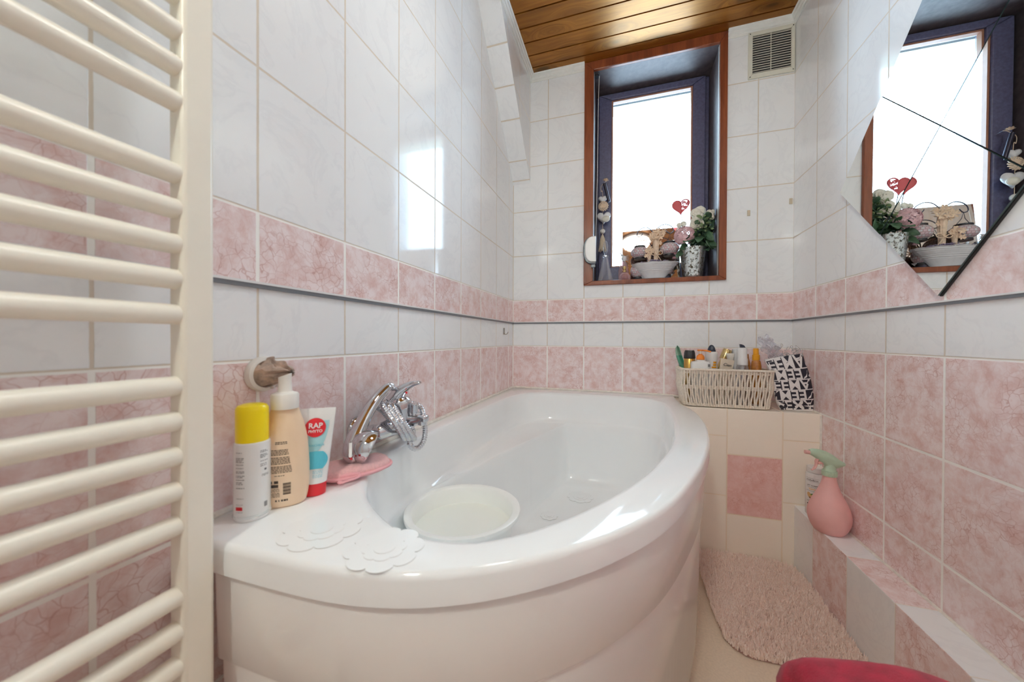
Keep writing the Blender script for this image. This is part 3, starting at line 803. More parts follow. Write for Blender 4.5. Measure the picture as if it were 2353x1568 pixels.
# 3: flat tube with red screw cap
cx, cy = .0790, -1.4320
b3 = thing('cream_tube', (cx, cy, RZ), 'white squeeze tube with red round badge, standing on its red cap', 'tube')
al = viewer(cx, cy)+PI/2+.10
MT = TR(cx, cy, RZ) @ Matrix.Rotation(al, 4, 'Z') @ rotM('Y', 2.5)
def tsec(y):
    t = max(0, min(1, (y-.022)/.128)); return .0195+.0095*t, .0165*(1-t)**.8+.0008
mb = MB(); Ls_ = []
for i in range(15):
    y = .022+.130*i/14; a, b = tsec(y)
    Ls_.append([Vector((a*math.cos(q), b*math.sin(q), y)) for q in [2*PI*k/40 for k in range(40)]])
mb.loops(Ls_, True, True).xf(MT); ob('tube_body', mb, M_bot, b3, smooth=60)
ob('screw_cap', MB().lathe([(.0175, 0), (.0185, .001), (.0190, .022), (.0175, .0235)], (0, 0, 0), 40, sx=1, sy=.85).xf(MT), M_red, b3)
def ft(x, y, e=.0008):
    a, b = tsec(y); k = max(-.98, min(.98, x/a)); return MT @ Vector((x, -(b*math.sqrt(1-k*k)+e), y))
M_teal = mat('pale_teal_print', (.38, .66, .70), .35); M_teal2 = mat('aqua_print', (.10, .52, .66), .35)
mb = MB(); mb.grid(lambda u, v: ft(-.014+u*(.010+.022*math.sin(min(1, (v*1.0))*PI/2)**.6), .075+v*.055, .0009), 9, 14); ob('print_panel', mb, M_teal, b3, smooth=0)
mb = MB(); mb.grid(lambda u, v: ft(-.016+.034*u*(1-.25*(2*v-1)**2), .048+v*.030-.004*(u-.5)**2, .0014), 9, 8); ob('bubble_print', mb, M_teal2, b3, smooth=0)
mb = MB()
bcx, bcy = -.004, .119
mb.add([ft(bcx, bcy, .0022)]+[ft(bcx+.0165*math.cos(q), bcy+.0165*math.sin(q), .0022) for q in [2*PI*k/32 for k in range(32)]], [(0, k+1, (k+1) % 32+1) for k in range(32)])
bdg = ob('round_badge', mb, M_red, b3, smooth=0)
mb = MB(); f3 = lambda x, y: ft(x+bcx, y+bcy, .0028)
textmb(mb, 'RAP', .0125, lambda x, y: f3(x, y+.003), bold=.02); textmb(mb, 'PHYTO', .0068, lambda x, y: f3(x, y-.0065), bold=.02)
ob('badge_lettering', mb, M_white, bdg, smooth=0)
mi = MB(); textmb(mi, 'FRAICHEUR', .0050, lambda x, y: ft(x-.002, y+.088, .0016)); 
for y in (.044, .042, .040, .037, .035, .033): dashes(mi, lambda x, y_: ft(x, y_, .0012), -.006, .010, y, .0006, r_)
ob('printed_text', mi, M_teal2, b3, smooth=0)
# 4: pink bath mitt
M_mitt = mat('pink_terry', (.88, .50, .50), .9, vary=.08, vs=220, bump=.8, bs=900, sheen=.4)
M_mitt2 = mat('pink_piping', (.85, .42, .45), .7)
mt = thing('bath_mitt', (.088, -1.335, RZ), 'pink terry bath sponge mitt lying on the rim under the shower head', 'sponge')
MM = TR(.0790, -1.330, RZ+.002) @ rotM('Z', 66)
def se(th, a, b): return a*math.copysign(abs(math.cos(th))**.75, math.cos(th)), b*math.copysign(abs(math.sin(th))**.75, math.sin(th))
mb = MB(); Ls_ = []
for z_, k in ((0, .90), (.003, .98), (.010, 1.0), (.017, .95), (.021, .82), (.023, .6), (.0235, .3)):
    L = []
    for q in [2*PI*i/48 for i in range(48)]:
        x_, y_ = se(q, .069*k, .044*k)
        L.append(MM @ Vector((x_, y_, z_+.003*math.sin(3*q+1)*k*(z_/.02)-.10*max(0, -y_-.02)*0)))
    Ls_.append(L)
mb.loops(Ls_, True, True); mtb = ob('mitt_body', mb, M_mitt, mt, smooth=80)
pth = [MM @ Vector((*se(q, .0710, .0455), .0075)) for q in [2*PI*i/48 for i in range(48)]]
ob('piping', MB().tube(pth, .0034, 8, True), M_mitt2, mtb, smooth=80)
lp = catmull([(-.045, -.036, .006), (-.052, -.050, .006), (-.040, -.058, .009), (-.022, -.054, .008), (-.015, -.046, .010), (-.030, -.042, .013), (-.045, -.036, .012)], 6)
ob('hanging_loop', MB().tube([MM @ p for p in lp], .0042, 8, flat=.5), M_mitt2, mtb, smooth=80)
# pipe hole cover stuffed with crumpled film
pc = thing('pipe_hole_cover', (0, -1.469, .842), 'round white wall ring stuffed with crumpled brown plastic film', 'wall ring')
ob('ring', MB().lathe([(.030, .0005), (.031, .006), (.029, .012), (.024, .014), (.022, .010), (.022, .001)], (0, -1.469, .842), 40, M=AX), M_capw, pc)
M_film = mat('crumpled_film', (.68, .52, .42), .3, vary=.3, vs=60)
r2 = random.Random(5)
ncx = [(r2.uniform(-1, 1), r2.uniform(-1, 1), r2.uniform(-1, 1), r2.uniform(0, 6)) for _ in range(9)]
def crump(p, s): return sum(math.sin(s*(a*p.x+b*p.y+c*p.z)+d) for a, b, c, d in ncx)/9
mb = MB()
def cf(u, v):
    a = 2*PI*u; r = .004+.022*(1-v)**.6*(1+.35*math.sin(5*a)*v); x = .002+.048*v
    p = Vector((x, -1.469+r*math.cos(a)+.016*v, .843+r*math.sin(a)+.004*v))
    return p+Vector((.010, .010, .010))*crump(p*1000, .28)*.9+Vector((.006*math.sin(9*a), 0, 0))*v
mb.grid(cf, 40, 16, True); ob('crumpled_film', mb, M_film, pc, smooth=25)
mb = MB(); mb.grid(lambda u, v: Vector((.012+.006*math.sin(7*u+5*v), -1.469+.006+.020*u, .842-.026+.024*v))+Vector((.006, 0, 0))*crump(Vector((u*30, v*30, 0)), .9), 10, 10)
ob('white_film', mb, M_white, pc, smooth=25, solid=.0006)
# small adhesive hook and clips
hk = thing('adhesive_hook', (.0, -.155, .944), 'small grey metal hook on the left wall near the corner', 'hook')
ob('hook_plate', MB().box((.0, -.163, .928), (.003, -.147, .962)), M_steel, hk, bevel=.001)
ob('hook_arm', MB().tube(catmull([(.003, -.155, .932), (.010, -.155, .928), (.018, -.153, .932), (.022, -.152, .942)], 5), .0018, 6), M_steel, hk)
M_clip = mat('old_clip', (.62, .55, .42), .4)
for (x, y, z, l) in ((1.165, -.004, 1.503, 'tiny beige clip on the back wall tiles right of the window'), (W-.012, -.004, 1.540, 'tiny beige clip in the back right corner of the room')):
    tag(ob('wall_clip', MB().box((x-.006, y-.001, z-.013), (x+.006, .0, z+.013)), M_clip, bevel=.001), l, 'clip', 'wall clips')

# ------------------------------------------------------------ towel radiator
rad = thing('towel_radiator', (.087, -1.62, .12), 'cream ladder towel radiator on the left wall beside the camera', 'radiator')
for y in (-1.6225, -2.15):
    ob('post', MB().box((.073, y-.0175, .12), (.1, y+.0175, 1.92)), M_cream, rad, bevel=.005, smooth=30)
zz = []
for k in range(-2, 5):
    for j in range(5):
        z = .676+.257*k+.0425*j
        if .14 < z < 1.9: zz.append(z)
for z in zz:
    ob('bar', MB().tube([(.0865, -1.639, z), (.0865, -1.70, z), (.0865, -2.135, z)], .0122, 20), M_cream, rad)
for z in (.38, 1.62):
    for y in (-1.66, -2.11):
        ob('wall_bracket', MB().tube([(.001, y, z), (.078, y, z)], .009, 12), M_cream, rad)

# ------------------------------------------------------------ vent grille
vt = thing('vent_grille', (1.249, 0, 2.236), 'square cream louvred vent grille high in the right corner', 'vent')
vx0, vx1, vz0, vz1 = 1.157, 1.3405, 2.128, 2.344
mb = MB(); frame_ring(mb, (vx0, vx1, vz0, vz1), (1.174, 1.326, 2.150, 2.326), -.010, -.0005); vfr = ob('vent_frame', mb, M_vent, vt, bevel=.002, smooth=0)
ob('vent_back', MB().box((1.172, -.0015, 2.148), (1.328, -.0008, 2.328)), M_dark, vt, smooth=0)
for i in range(16):
    z = 2.155+i*.0110
    ob('louvre', MB().box((1.172, -.0075, -.0011), (1.328, .0000, .0011), M=TR(0, 0, z) @ TR(0, -.004, 0) @ rotM('X', 14) @ TR(0, .004, 0)), M_vent, vt, smooth=0)
ob('mullion', MB().box((1.247, -.006, 2.150), (1.2495, -.0012, 2.326)), M_vent, vt, smooth=0)
for x in (1.164, 1.333):
    for z in (2.136, 2.336): ob('screw', MB().lathe([(.0022, 0), (.0022, .0012), (0, .0016)], (x, -.0098, z), 12, M=rotM('X', 90)), M_dark, vfr)

# ------------------------------------------------------------ mirror tiles
M_mirror = NT('mirror_silver').P(color=(.90, .93, .92), rough=.004, metal=1.).m
M_medge = mat('mirror_edge', (.06, .10, .10), .2)
MC = (-.794, 1.427); hd = .2050
for (dy, dz, ty, tz, lb) in ((.2075, 0, .25, .1, 'mirror tile nearest the window, left corner of the diamond'), (0, -.2075, -.2, .25, 'lowest mirror tile of the diamond, touching the pink border'),
                      (0, .2075, .1, -.2, 'topmost mirror tile of the diamond'), (-.2075, 0, -.1, .15, 'mirror tile nearest the radiator side, right corner of the diamond')):
    cy, cz = MC[0]+dy, MC[1]+dz
    t = thing('mirror_tile', (W, cy, cz), lb, 'mirror', 'four square mirror tiles set as a diamond on the right wall')
    MM = TR(W-.0095, cy, cz) @ rotM('Z', ty) @ rotM('Y', tz)
    q = [(-hd, 0), (0, -hd), (hd, 0), (0, hd)]
    A = [MM @ Vector((0, a, b)) for a, b in q]; Bq = [MM @ Vector((.0035, a, b)) for a, b in q]
    mb = MB().loops([A, Bq], mi=1); mb.add(A, [(0, 1, 2, 3)], 0); mb.add(Bq, [(3, 2, 1, 0)], 1)
    ob('glass', mb, [M_mirror, M_medge], t, smooth=0)
    q2 = [(a/hd*.2073, b/hd*.2073) for a, b in q]
    ob('backing', MB().loops([[Vector((W-.0054, cy+a, cz+b)) for a, b in q2], [Vector((W-.0004, cy+a, cz+b)) for a, b in q2]], True, True), M_dark, t, smooth=0)

# ------------------------------------------------------------ shaggy rug
rug = thing('bath_rug', (1.08, -.52, 0), 'shaggy pink bath rug on the floor between tub and step', 'rug')
M_rug = mat('rug_backing', (.46, .28, .24), .95)
tp = NT('rug_pile'); pos = tp.n('ShaderNodeNewGeometry').outputs['Position']
na = tp.noise(pos, 260, 2); nb = tp.noise(pos, 12, 2)
tp.P(color=tp.mix(tp.ramp(na.outputs[0], [(.35, 0.), (.65, 1.)]), (.88, .72, .64), (.98, .90, .84)), rough=.95)
def ruginside(x, y):
    # corners rounded; near edge slightly skewed
    x0 = .892+.05*max(0, (-.62-y))*1.2; x1 = 1.252; y0 = -.775+.03*(x-1.0); y1 = -.268
    r = .07
    if not (x0 < x < x1 and y0 < y < y1): return False
    cx_ = min(max(x, x0+r), x1-r); cy_2 = min(max(y, y0+r), y1-r)
    return math.hypot(x-cx_, y-cy_2) < r
bnd = []
for i in range(96):
    a = 2*PI*i/96; r = .05
    while ruginside(1.07+r*math.cos(a), -.52+r*math.sin(a)): r += .002
    bnd.append((1.07+(r-.004)*math.cos(a), -.52+(r-.004)*math.sin(a)))
ob('backing', MB().prism(bnd, .0005, .006), M_rug, rug, smooth=0)
r3 = random.Random(11); vs = []; fs = []
cnt = 0
while cnt < 15000:
    x, y = r3.uniform(.88, 1.26), r3.uniform(-.80, -.26)
    if not ruginside(x, y): continue
    cnt += 1
    h = r3.uniform(.016, .030); a = r3.uniform(0, 2*PI); L = r3.uniform(.003, .011)
    dx, dy = L*math.cos(a), L*math.sin(a)
    if y+dy > -.259: dy = -.259-y
    if x+dx > 1.2535: dx = 1.2535-x
    wv = r3.uniform(.0016, .0027); o = len(vs)
    for k in range(3):
        b = a+2*PI*k/3; vs.append((x+wv*math.cos(b), y+wv*math.sin(b), .005))
    for k in range(3):
        b = a+2*PI*k/3+.6; vs.append((x+dx*.45+wv*1.1*math.cos(b), y+dy*.45+wv*1.1*math.sin(b), .005+h*.6))
    vs.append((x+dx, y+dy, .005+h))
    for k in range(3):
        q = (k+1) % 3
        fs.append((o+k, o+q, o+3+q, o+3+k)); fs.append((o+3+k, o+3+q, o+6))
mb = MB(); mb.v = [Vector(p) for p in vs]; mb.f = fs; mb.mi = [0]*len(fs)
ob('pile', mb, tp.m, rug, smooth=80, kind='stuff')

# ------------------------------------------------------------ wicker basket on the ledge
M_wick = mat('whitewashed_wicker', (.88, .80, .69), .6, vary=.12, vs=150, bump=.2, bs=700)
bk2 = thing('wicker_basket', (1.03, -.155, .616), 'whitewashed wicker basket full of toiletries on the tiled ledge', 'basket')
def bpt(s, t, off=0.0):
    """point on basket wall: s along perimeter 0..1, t height 0..1"""
    k = 1-(1-t)*.085 if t > .0 else .915
    hx, hy = .172*k, .0875*k
    hx += .006*(math.sin(t*PI)) ; c = (1.022, -.152)
    P_ = [(-hx, -hy), (hx, -hy), (hx, hy), (-hx, hy)]
    Ls2 = [2*hx, 2*hy, 2*hx, 2*hy]; tot = sum(Ls2); d = (s % 1)*tot; i = 0
    while d > Ls2[i]: d -= Ls2[i]; i += 1
    a = Vector(P_[i]); b = Vector(P_[(i+1) % 4]); p = a+(b-a)*(d/Ls2[i])
    # round the corners
    r = .03; q = Vector((min(max(p.x, -hx+r), hx-r), min(max(p.y, -hy+r), hy-r))); e = p-q
    if abs(e.x) > 1e-6 and abs(e.y) > 1e-6 and e.length > 0: p = q+e.normalized()*r
    n = Vector((p.x, p.y)); m_ = (p-q).normalized() if (p-q).length > 1e-9 else n.normalized()
    p = p+m_*off
    return Vector((c[0]+p.x, c[1]+p.y, .619+.158*t))
NS = 104; wk = MB(); r4 = random.Random(2)
for i in range(NS):
    s0 = i/NS; ph = PI*(i % 2); jit = r4.uniform(-.0012, .0012); ln = r4.uniform(-.003, .003)
    pts = []
    for j in range(13):
        t = j/12
        pts.append(bpt(s0+jit+ln*(t-.5)+.0014*math.sin(4*PI*t+ph), t, .0035*math.cos(4*PI*t)*(1 if i % 2 else -1)*.0+.0035*abs(math.cos(2*PI*t))*(1 if True else 0)-.0005+(.001 if i % 2 else -.001)))
    wk.tube(pts, .0036, 6)
ob('stakes', wk, M_wick, bk2, smooth=60)
wr = MB()
for t, o_ in ((.03, .0), (.06, .0), (.48, 0), (.515, 0), (.55, 0), (.90, .0), (.94, .0), (.985, .001), (1.005, -.002), (.985, .006), (.01, .003)):
    wr.tube([bpt(i/120, t, o_) for i in range(120)], .0026 if t < .95 else .0033, 6, True)
ob('weavers', wr, M_wick, bk2, smooth=60)
ob('base', MB().prism([(bpt(i/60, 0, -.004).x, bpt(i/60, 0, -.004).y) for i in range(60)], .617, .621), M_wick, bk2, smooth=0)
BZ = .6215
M_gold = mat('gold_metal', (.62, .38, .10), .25, .85, vary=.05)
M_goldc = mat('champagne_gold', (.66, .48, .22), .25, .8, vary=.05)
M_navy = mat('navy_black', (.025, .035, .06), .25)
M_orange = mat('orange_plastic', (.86, .26, .03), .3)
M_amber = mat('amber_liquid', (.48, .17, .015), .12, vary=.15, vs=80, coat=.6)
M_orangec = mat('orange_cap', (.82, .36, .015), .25)
M_greenb = mat('green_film', (.10, .42, .28), .25, vary=.1)
M_greenp = mat('pale_green_film', (.30, .50, .38), .3, vary=.08)
M_wcream = mat('cream_white', (.80, .78, .70), .35)
# green film packet
g = thing('film_packet', (.885, -.104, BZ), 'crumpled green film packet sticking up at the left end of the basket', 'packet')
mb = MB()
def gp(u, v):
    z = BZ+.01+.245*v; cx_ = .893-.036*v+.010*math.sin(5*v); wd = (.016+.012*min(1, v*2))*(1-v)**.45*(1+.3*math.sin(6*v+1))+.001
    return Vector((cx_+(u-.5)*2*wd, -.104+.010*math.sin(6*u+4*v), z))
mb.grid(gp, 8, 22)
for i, f in enumerate(mb.f): mb.mi[i] = 1 if mb.v[f[0]].z > .825 and mb.v[f[0]].x < .875 else 0
ob('packet_film', mb, [M_greenb, M_greenp], g, smooth=30, solid=.0012)
def cyl_item(nm, x, y, label, cat, M=None):
    return thing(nm, (x, y, BZ), label, cat)
# black and gold spray
x, y = .893, -.150
t = cyl_item('deodorant_can', x, y, 'gold deodorant can with a black notched cap in the basket', 'deodorant')
ob('can_body', MB().lathe([(.022, BZ), (.0235, BZ+.004), (.0235, .816), (.022, .819)], (x, y, 0), 36), M_gold, t)
mb = MB(); Ls_ = []
for z, k in ((.8195, .0245), (.823, .0248), (.845, .0225), (.856, .019)):
    Ls_.append([Vector((x+k*math.cos(a), y+k*.95*math.sin(a), z-(.007*math.exp(-((math.cos(a))**2)/.10) if z > .85 else 0))) for a in [2*PI*i/40 for i in range(40)]])
mb.loops(Ls_, True, True); ob('cap', mb, M_black, t, smooth=40)
# white pump tub with orange pump
x, y = .929, -.195
t = cyl_item('pump_bottle', x, y, 'squat white bottle with bright orange pump head in the basket', 'bottle')
mb = MB()
mb.loops([[Vector((x+a*hw, y+b*hh, z)) for a, b in [(math.copysign(abs(math.cos(q))**.45, math.cos(q)), math.copysign(abs(math.sin(q))**.45, math.sin(q))) for q in [2*PI*i/40 for i in range(40)]]]
          for z, hw, hh in ((BZ, .036, .020), (BZ+.004, .038, .022), (.800, .038, .022), (.808, .034, .019), (.811, .016, .014), (.816, .015, .013))], True, True)
ob('bottle_body', mb, M_bot, t, smooth=40)
ob('collar', MB().lathe([(.0155, .8165), (.0165, .818), (.0160, .829), (.012, .837), (.008, .838), (.008, .842)], (x, y, 0), 30), M_orange, t)
mb = MB().tube([(x, y, .838), (x, y, .856)], .0042, 12)
ob('pump_stem', mb, M_wcream, t)
mb = MB().lathe([(.010, .855), (.011, .857), (.010, .8595), (0, .860)], (x, y, 0), 24).tube(catmull([(x-.012, y, .8575), (x+.008, y, .8575), (x+.026, y, .8555), (x+.041, y, .8515)], 4), .0036, 10)
ob('pump_head', mb, M_orange, t)
mi = MB(); mi.box((x+.0255, y-.0226, .787), (x+.034, y-.0222, .7985)); ob('printed_mark', mi, M_ink, t, smooth=0)
# white roll-on with dark cap
x, y = .982, -.150
t = cyl_item('deodorant_bottle', x, y, 'white deodorant bottle with rounded black cap in the basket', 'deodorant')
ob('bottle_body', MB().lathe([(.022, BZ), (.0235, BZ+.004), (.0235, .79), (.0228, .805), (.0245, .826), (.0245, .842), (.0215, .849), (.017, .8515)], (x, y, 0), 40), M_bot, t, smooth=60)
ob('cap', MB().lathe([(.0165, .8515), (.0170, .853), (.0170, .8575), (.0155, .859), (.0150, .864), (.0100, .875), (.0055, .880), (0, .8815)], (x, y, 0), 32), M_navy, t)
mi = MB()
fn = lambda a, b: Vector((x+.0242*math.sin(a/.0242), y-.0246*math.cos(a/.0242), b))
rect(mi, fn, .002, .800, .016, .808); rect(mi, fn, .001, .789, .016, .797); rect(mi, fn, -.004, .779, .016, .786)
ob('label_print', mi, M_orangec, t, smooth=0)
# gold capped flask leaning
x, y = 1.020, -.135
t = thing('cosmetic_flask', (x, y, BZ), 'leaning flask with champagne gold cap behind the cream tube', 'bottle')
Mt = TR(1.018, -.103, .745) @ rotM('Y', 19)
ob('flask_body', MB().lathe([(.014, -.100), (.0155, -.098), (.0155, .055), (.014, .060), (.0135, .072)], (0, 0, 0), 30).xf(Mt), M_goldc, t)
ob('cap', MB().lathe([(.0185, .074), (.0195, .075), (.0185, .118), (.0165, .1225), (0, .1235)], (0, 0, 0), 36).xf(Mt), M_goldc, t)
x, y = 1.052, -.165
t = thing('cosmetic_tube', (x, y, BZ), 'cream white tube standing cap up between the flask and the clear sprayer', 'tube')
ob('tube_body', MB().lathe([(.012, BZ), (.013, BZ+.003), (.012, .80), (.0105, .808)], (x, y, 0), 28), M_wcream, t)
ob('cap', MB().lathe([(.0095, .809), (.0105, .811), (.0155, .838), (.0160, .8415), (.014, .8445), (0, .8455)], (x, y, 0), 32), M_wcream, t)
# cream tube with lettering
t = thing('cream_tube', (1.022, -.205, BZ), 'beige squeeze tube with black cursive lettering tilted in the basket', 'tube')
Mt = TR(1.020, -.203, .742) @ rotM('Y', 11) @ rotM('X', -6)
M_beige = mat('beige_tube', (.66, .57, .46), .35)
mb = MB(); Ls_ = []
for i in range(11):
    k = i/10; a = .019+.0075*k; b = .012*(1-k)**.8+.0008; yv = -.105+.185*k
    Ls_.append([Vector((a*math.cos(q), b*math.sin(q), yv)) for q in [2*PI*j/36 for j in range(36)]])
mb.loops(Ls_, True, True).xf(Mt); ob('tube_body', mb, M_beige, t, smooth=60)
mi = MB(); textmb(mi, 'Cien', .0165, lambda a, b: Mt @ Vector((a, -.0064-.035*max(0, .062-b-.02)-.0004, b+.0545)), bold=.015, shear=.25); ob('lettering', mi, M_black, t, smooth=0)
# clear sprayer
x, y = 1.098, -.165
t = cyl_item('spray_bottle', x, y, 'clear travel sprayer with frosted white head and dark nozzle in the basket', 'bottle')
ob('bottle_body', MB().lathe([(.022, BZ), (.024, BZ+.003), (.024, .775), (.022, .790), (.0205, .7935)], (x, y, 0), 40), M_glass, t, smooth=60)
M_frost = mat('frosted_plastic', (.78, .79, .80), .35)
ob('sprayer_collar', MB().lathe([(.0205, .7945), (.0215, .796), (.0205, .822), (.0185, .826), (.0180, .866), (.0165, .870), (0, .8705)], (x, y, 0), 36), M_frost, t)
ob('nozzle', MB().prism([(-.004, 0), (.016, 0), (.010, .010), (.001, .014), (-.006, .015)], -.006, .006).xf(TR(x-.005, y, .8710) @ rotM('X', 90)), M_navy, t, smooth=0, bevel=.001)
ob('dip_tube', MB().tube([(x, y, BZ+.01), (x, y, .775)], .0025, 8).lathe([(.006, .770), (.008, .785), (.009, .7935)], (x, y, 0), 20), M_frost, t)
x, y = 1.092, -.100
t = cyl_item('frosted_cap_bottle', x, y, 'frosted translucent bottle standing behind the clear sprayer', 'bottle')
ob('bottle_body', MB().lathe([(.018, BZ), (.019, BZ+.003), (.019, .845), (.0165, .862), (.0, .866)], (x, y, 0), 32), M_frost, t, smooth=60)
# amber bottle with orange spray cap
x, y = 1.147, -.170
t = thing('amber_bottle', (x, y, BZ), 'amber bottle with bright orange spray cap at the right end of the basket', 'bottle')
Mt = TR(1.149, y, .78) @ rotM('Y', -1.5)
ob('bottle_body', MB().lathe([(.018, -.150), (.0195, -.147), (.0195, .012), (.017, .030), (.0145, .036)], (0, 0, 0), 36).xf(Mt), M_amber, t, smooth=60)
ob('spray_cap', MB().lathe([(.0135, .037), (.0140, .038), (.0138, .060), (.0105, .062), (.0098, .088), (0, .089)], (0, 0, 0), 30, fn=lambda a, z: 1+.02*math.cos(18*a)).xf(Mt), M_orangec, t)
x, y = 1.129, -.118
t = cyl_item('amber_flask', x, y, 'dark amber flask mostly hidden behind the orange-capped bottle', 'bottle')
ob('bottle_body', MB().lathe([(.013, BZ), (.014, BZ+.003), (.014, .80), (.008, .822), (.006, .842)], (x, y, 0), 24), M_amber, t, smooth=60)
# hints of colour low in the basket
M_green = mat('green_plastic', (.05, .30, .12), .3)
x = .95
t = thing('red_tube', (1.005, -.108, BZ), 'small red tube low inside the wicker basket, seen through the stakes', 'tube')
ob('tube_body', MB().lathe([(.014, BZ), (.015, BZ+.002), (.014, .755), (0, .758)], (.945, -.105, 0), 20), M_red, t)

# ------------------------------------------------------------ clear crumpled film and rings, patterned bag
t = tag(ob('clear_film', MB().grid(lambda u, v: Vector((1.166+.058*v+(u-.5)*.055*(.6+.7*v*(1-v)*2), -.186+.010*math.sin(8*u+6*v)+.012*math.sin(17*v-4*u), .918-.105*v+(u-.5)*.018+.006*math.sin(9*u)))
     +Vector((.004*math.sin(23*v+9*u), .008*math.sin(31*u+13*v), .004*math.sin(19*u))), 26, 26), M_cling, smooth=25, solid=.0008), 'crumpled clear plastic film poking up between basket and patterned bag', 'plastic film')
BGX = [(.6165, 1.226, 1.3375, .022), (.64, 1.214, 1.3385, .036), (.695, 1.196, 1.337, .040), (.76, 1.186, 1.325, .038), (.80, 1.176, 1.312, .030), (.822, 1.168, 1.300, .022)]
BYC = -.200
def bag_at(t):
    f = t*(len(BGX)-1); i = min(int(f), len(BGX)-2); k = f-i
    return [BGX[i][j]+(BGX[i+1][j]-BGX[i][j])*k for j in range(4)]
def bagpt(th, t, e=0.0):
    z, xl, xr, th_ = bag_at(t); cx_ = (xl+xr)/2; hw = (xr-xl)/2
    c, s = math.cos(th), math.sin(th)
    x_ = cx_+hw*math.copysign(abs(c)**.7, c); y_ = BYC+(th_/2+e)*math.copysign(abs(s)**.55, s)
    zz_ = z+.030*t**6*((x_-1.168)/.13)+.0015*math.sin(40*x_+3)*t
    return Vector((x_, y_, zz_))
bag = thing('patterned_bag', (1.28, BYC, .6165), 'white shopping bag printed with black block lettering beside the basket', 'bag')
M_bag = mat('bag_white', (.80, .78, .78), .55, vary=.02)
M_bagk = mat('bag_print_black', (.018, .016, .03), .5)
mb = MB(); nn = 64
Ls_ = [[bagpt(2*PI*i/nn, j/20) for i in range(nn)] for j in range(21)]
Ls_ += [[bagpt(2*PI*i/nn, j/20, -.0012) for i in range(nn)] for j in (20, 17, 14, 10)]
mb.loops(Ls_, True, False); ob('bag_body', mb, M_bag, bag, smooth=50)
def bagf(u, v, e):
    """u metres from the left edge, v metres up from the bottom, on the front"""
    t = max(0.0, min(1.0, v/.2055)); t_ = 0
    lo, hi = 0., 1.
    for _ in range(18):
        md_ = (lo+hi)/2
        if bag_at(md_)[0] < .6165+v: lo = md_
        else: hi = md_
    z, xl, xr, th_ = bag_at(lo); hw = (xr-xl)/2; k = max(-.985, min(.985, (u-.062)/hw))
    c = math.copysign(abs(k)**(1/.7), k)
    p = bagpt(-math.acos(c), lo, e); return p
mk = MB(); ml = MB()
rows = 5; rh = .0405
for i in range(rows):
    v0 = .004+i*rh+.0018; v1 = v0+rh-.0036
    # slight slant of the print as on the photo
    f = lambda u, v, e=.0007: bagf(u, v+(u-.06)*.10, e)
    mk.grid(lambda a, b: f(-.006+.138*a, v0+(v1-v0)*b), 40, 3)
    off = (.0 if i % 2 == 0 else .043)
    st = len(ml.v)
    def lf(a, b): return f(a, b, .0016)
    for kx in (-1, 0, 1):
        flip = -1 if i % 2 == 0 else 1
        cxx = (.035 if i % 2 else .062)+kx*.205
        sz = (v1-v0)*1.42
        # letters upside down, as the bag stands
        key = []
        tmp = MB(); textmb(tmp, 'ZEEMAN', sz, lambda a, b: Vector((a, b, 0)), bold=.022)
        wd = max(p.x for p in tmp.v)-min(p.x for p in tmp.v); sx_ = .2045/wd*flip
        ymid = (max(p.y for p in tmp.v)+min(p.y for p in tmp.v))/2; hgt = max(p.y for p in tmp.v)-min(p.y for p in tmp.v); syy = (v1-v0+.002)/hgt
        good = []
        for fc in tmp.f:
            xs = [cxx-tmp.v[q].x*sx_ for q in fc]
            if min(xs) > -.004 and max(xs) < .132: good.append(fc)
        ml.add([lf(cxx-p.x*sx_, (v0+v1)/2-(p.y-ymid)*syy) for p in tmp.v], good)
ob('print_band', mk, M_bagk, bag, smooth=0)
ob('lettering', ml, M_bag, bag, smooth=0)
# tangle of clear rings inside the bag
tg = MB(); r5 = random.Random(9)
for i in range(34):
    c = Vector((r5.uniform(1.20, 1.295), BYC+r5.uniform(-.008, .008), r5.uniform(.80, .880)))
    a, b = r5.uniform(.007, .017), r5.uniform(.006, .012)
    q = Quaternion((r5.uniform(-1, 1), r5.uniform(-1, 1), r5.uniform(-1, 1), r5.uniform(-1, 1))).normalized()
    tg.tube([c+q @ Vector((a*math.cos(s), b*math.sin(s), .003*math.sin(2*s))) for s in [2*PI*k/22 for k in range(22)]], .0011, 6, True)
M_ring = clear('clear_ring_plastic', (.80, .79, .78), .35, .08)
tag(ob('plastic_loops', tg, M_ring, smooth=80, kind='stuff'), 'tangle of clear plastic loops spilling from the patterned bag', 'plastic rings')

# ------------------------------------------------------------ on the low step
t = thing('lotion_bottle', (1.300, -.318, .2485), 'white body lotion bottle with a nut picture behind the pink sprayer', 'bottle')
cx, cy = 1.298, -.318; SZ = .2485
pr = [(.0285, 0), (.030, .003), (.030, .150), (.0285, .157), (.020, .160)]
ob('bottle_body', MB().lathe(pr, (cx, cy, SZ), 44), M_bot, t)
ob('cap', MB().lathe([(.0265, .1605), (.0268, .162), (.0262, .178), (.024, .180), (0, .1805)], (cx, cy, SZ), 44), M_bot, t)
ang0 = viewer(cx, cy)-.35
def fb(a, b): th = ang0+a/.0306; return Vector((cx+.0304*math.cos(th), cy+.0304*math.sin(th), SZ+b))
mi = MB()
textmb(mi, 'evoluderm', .0088, lambda a, b: fb(a, b+.134), bold=.01)
rect(mi, fb, -.022, .1395, .022, .1401); rect(mi, fb, -.022, .1285, .022, .1291)
textmb(mi, 'LAIT CORPS', .0066, lambda a, b: fb(a, b+.113), bold=.02)
dashes(mi, fb, -.018, .018, .1065, .0012, r_); rect(mi, fb, -.02, .0925, .02, .0933)
rect(mi, fb, -.016, .041, .012, .046)
for y in (.056, .053, .036, .032, .022, .018, .014): dashes(mi, fb, -.018, .014, y, .0008, r_)
ob('lettering', mi, M_inkb, t, smooth=0)
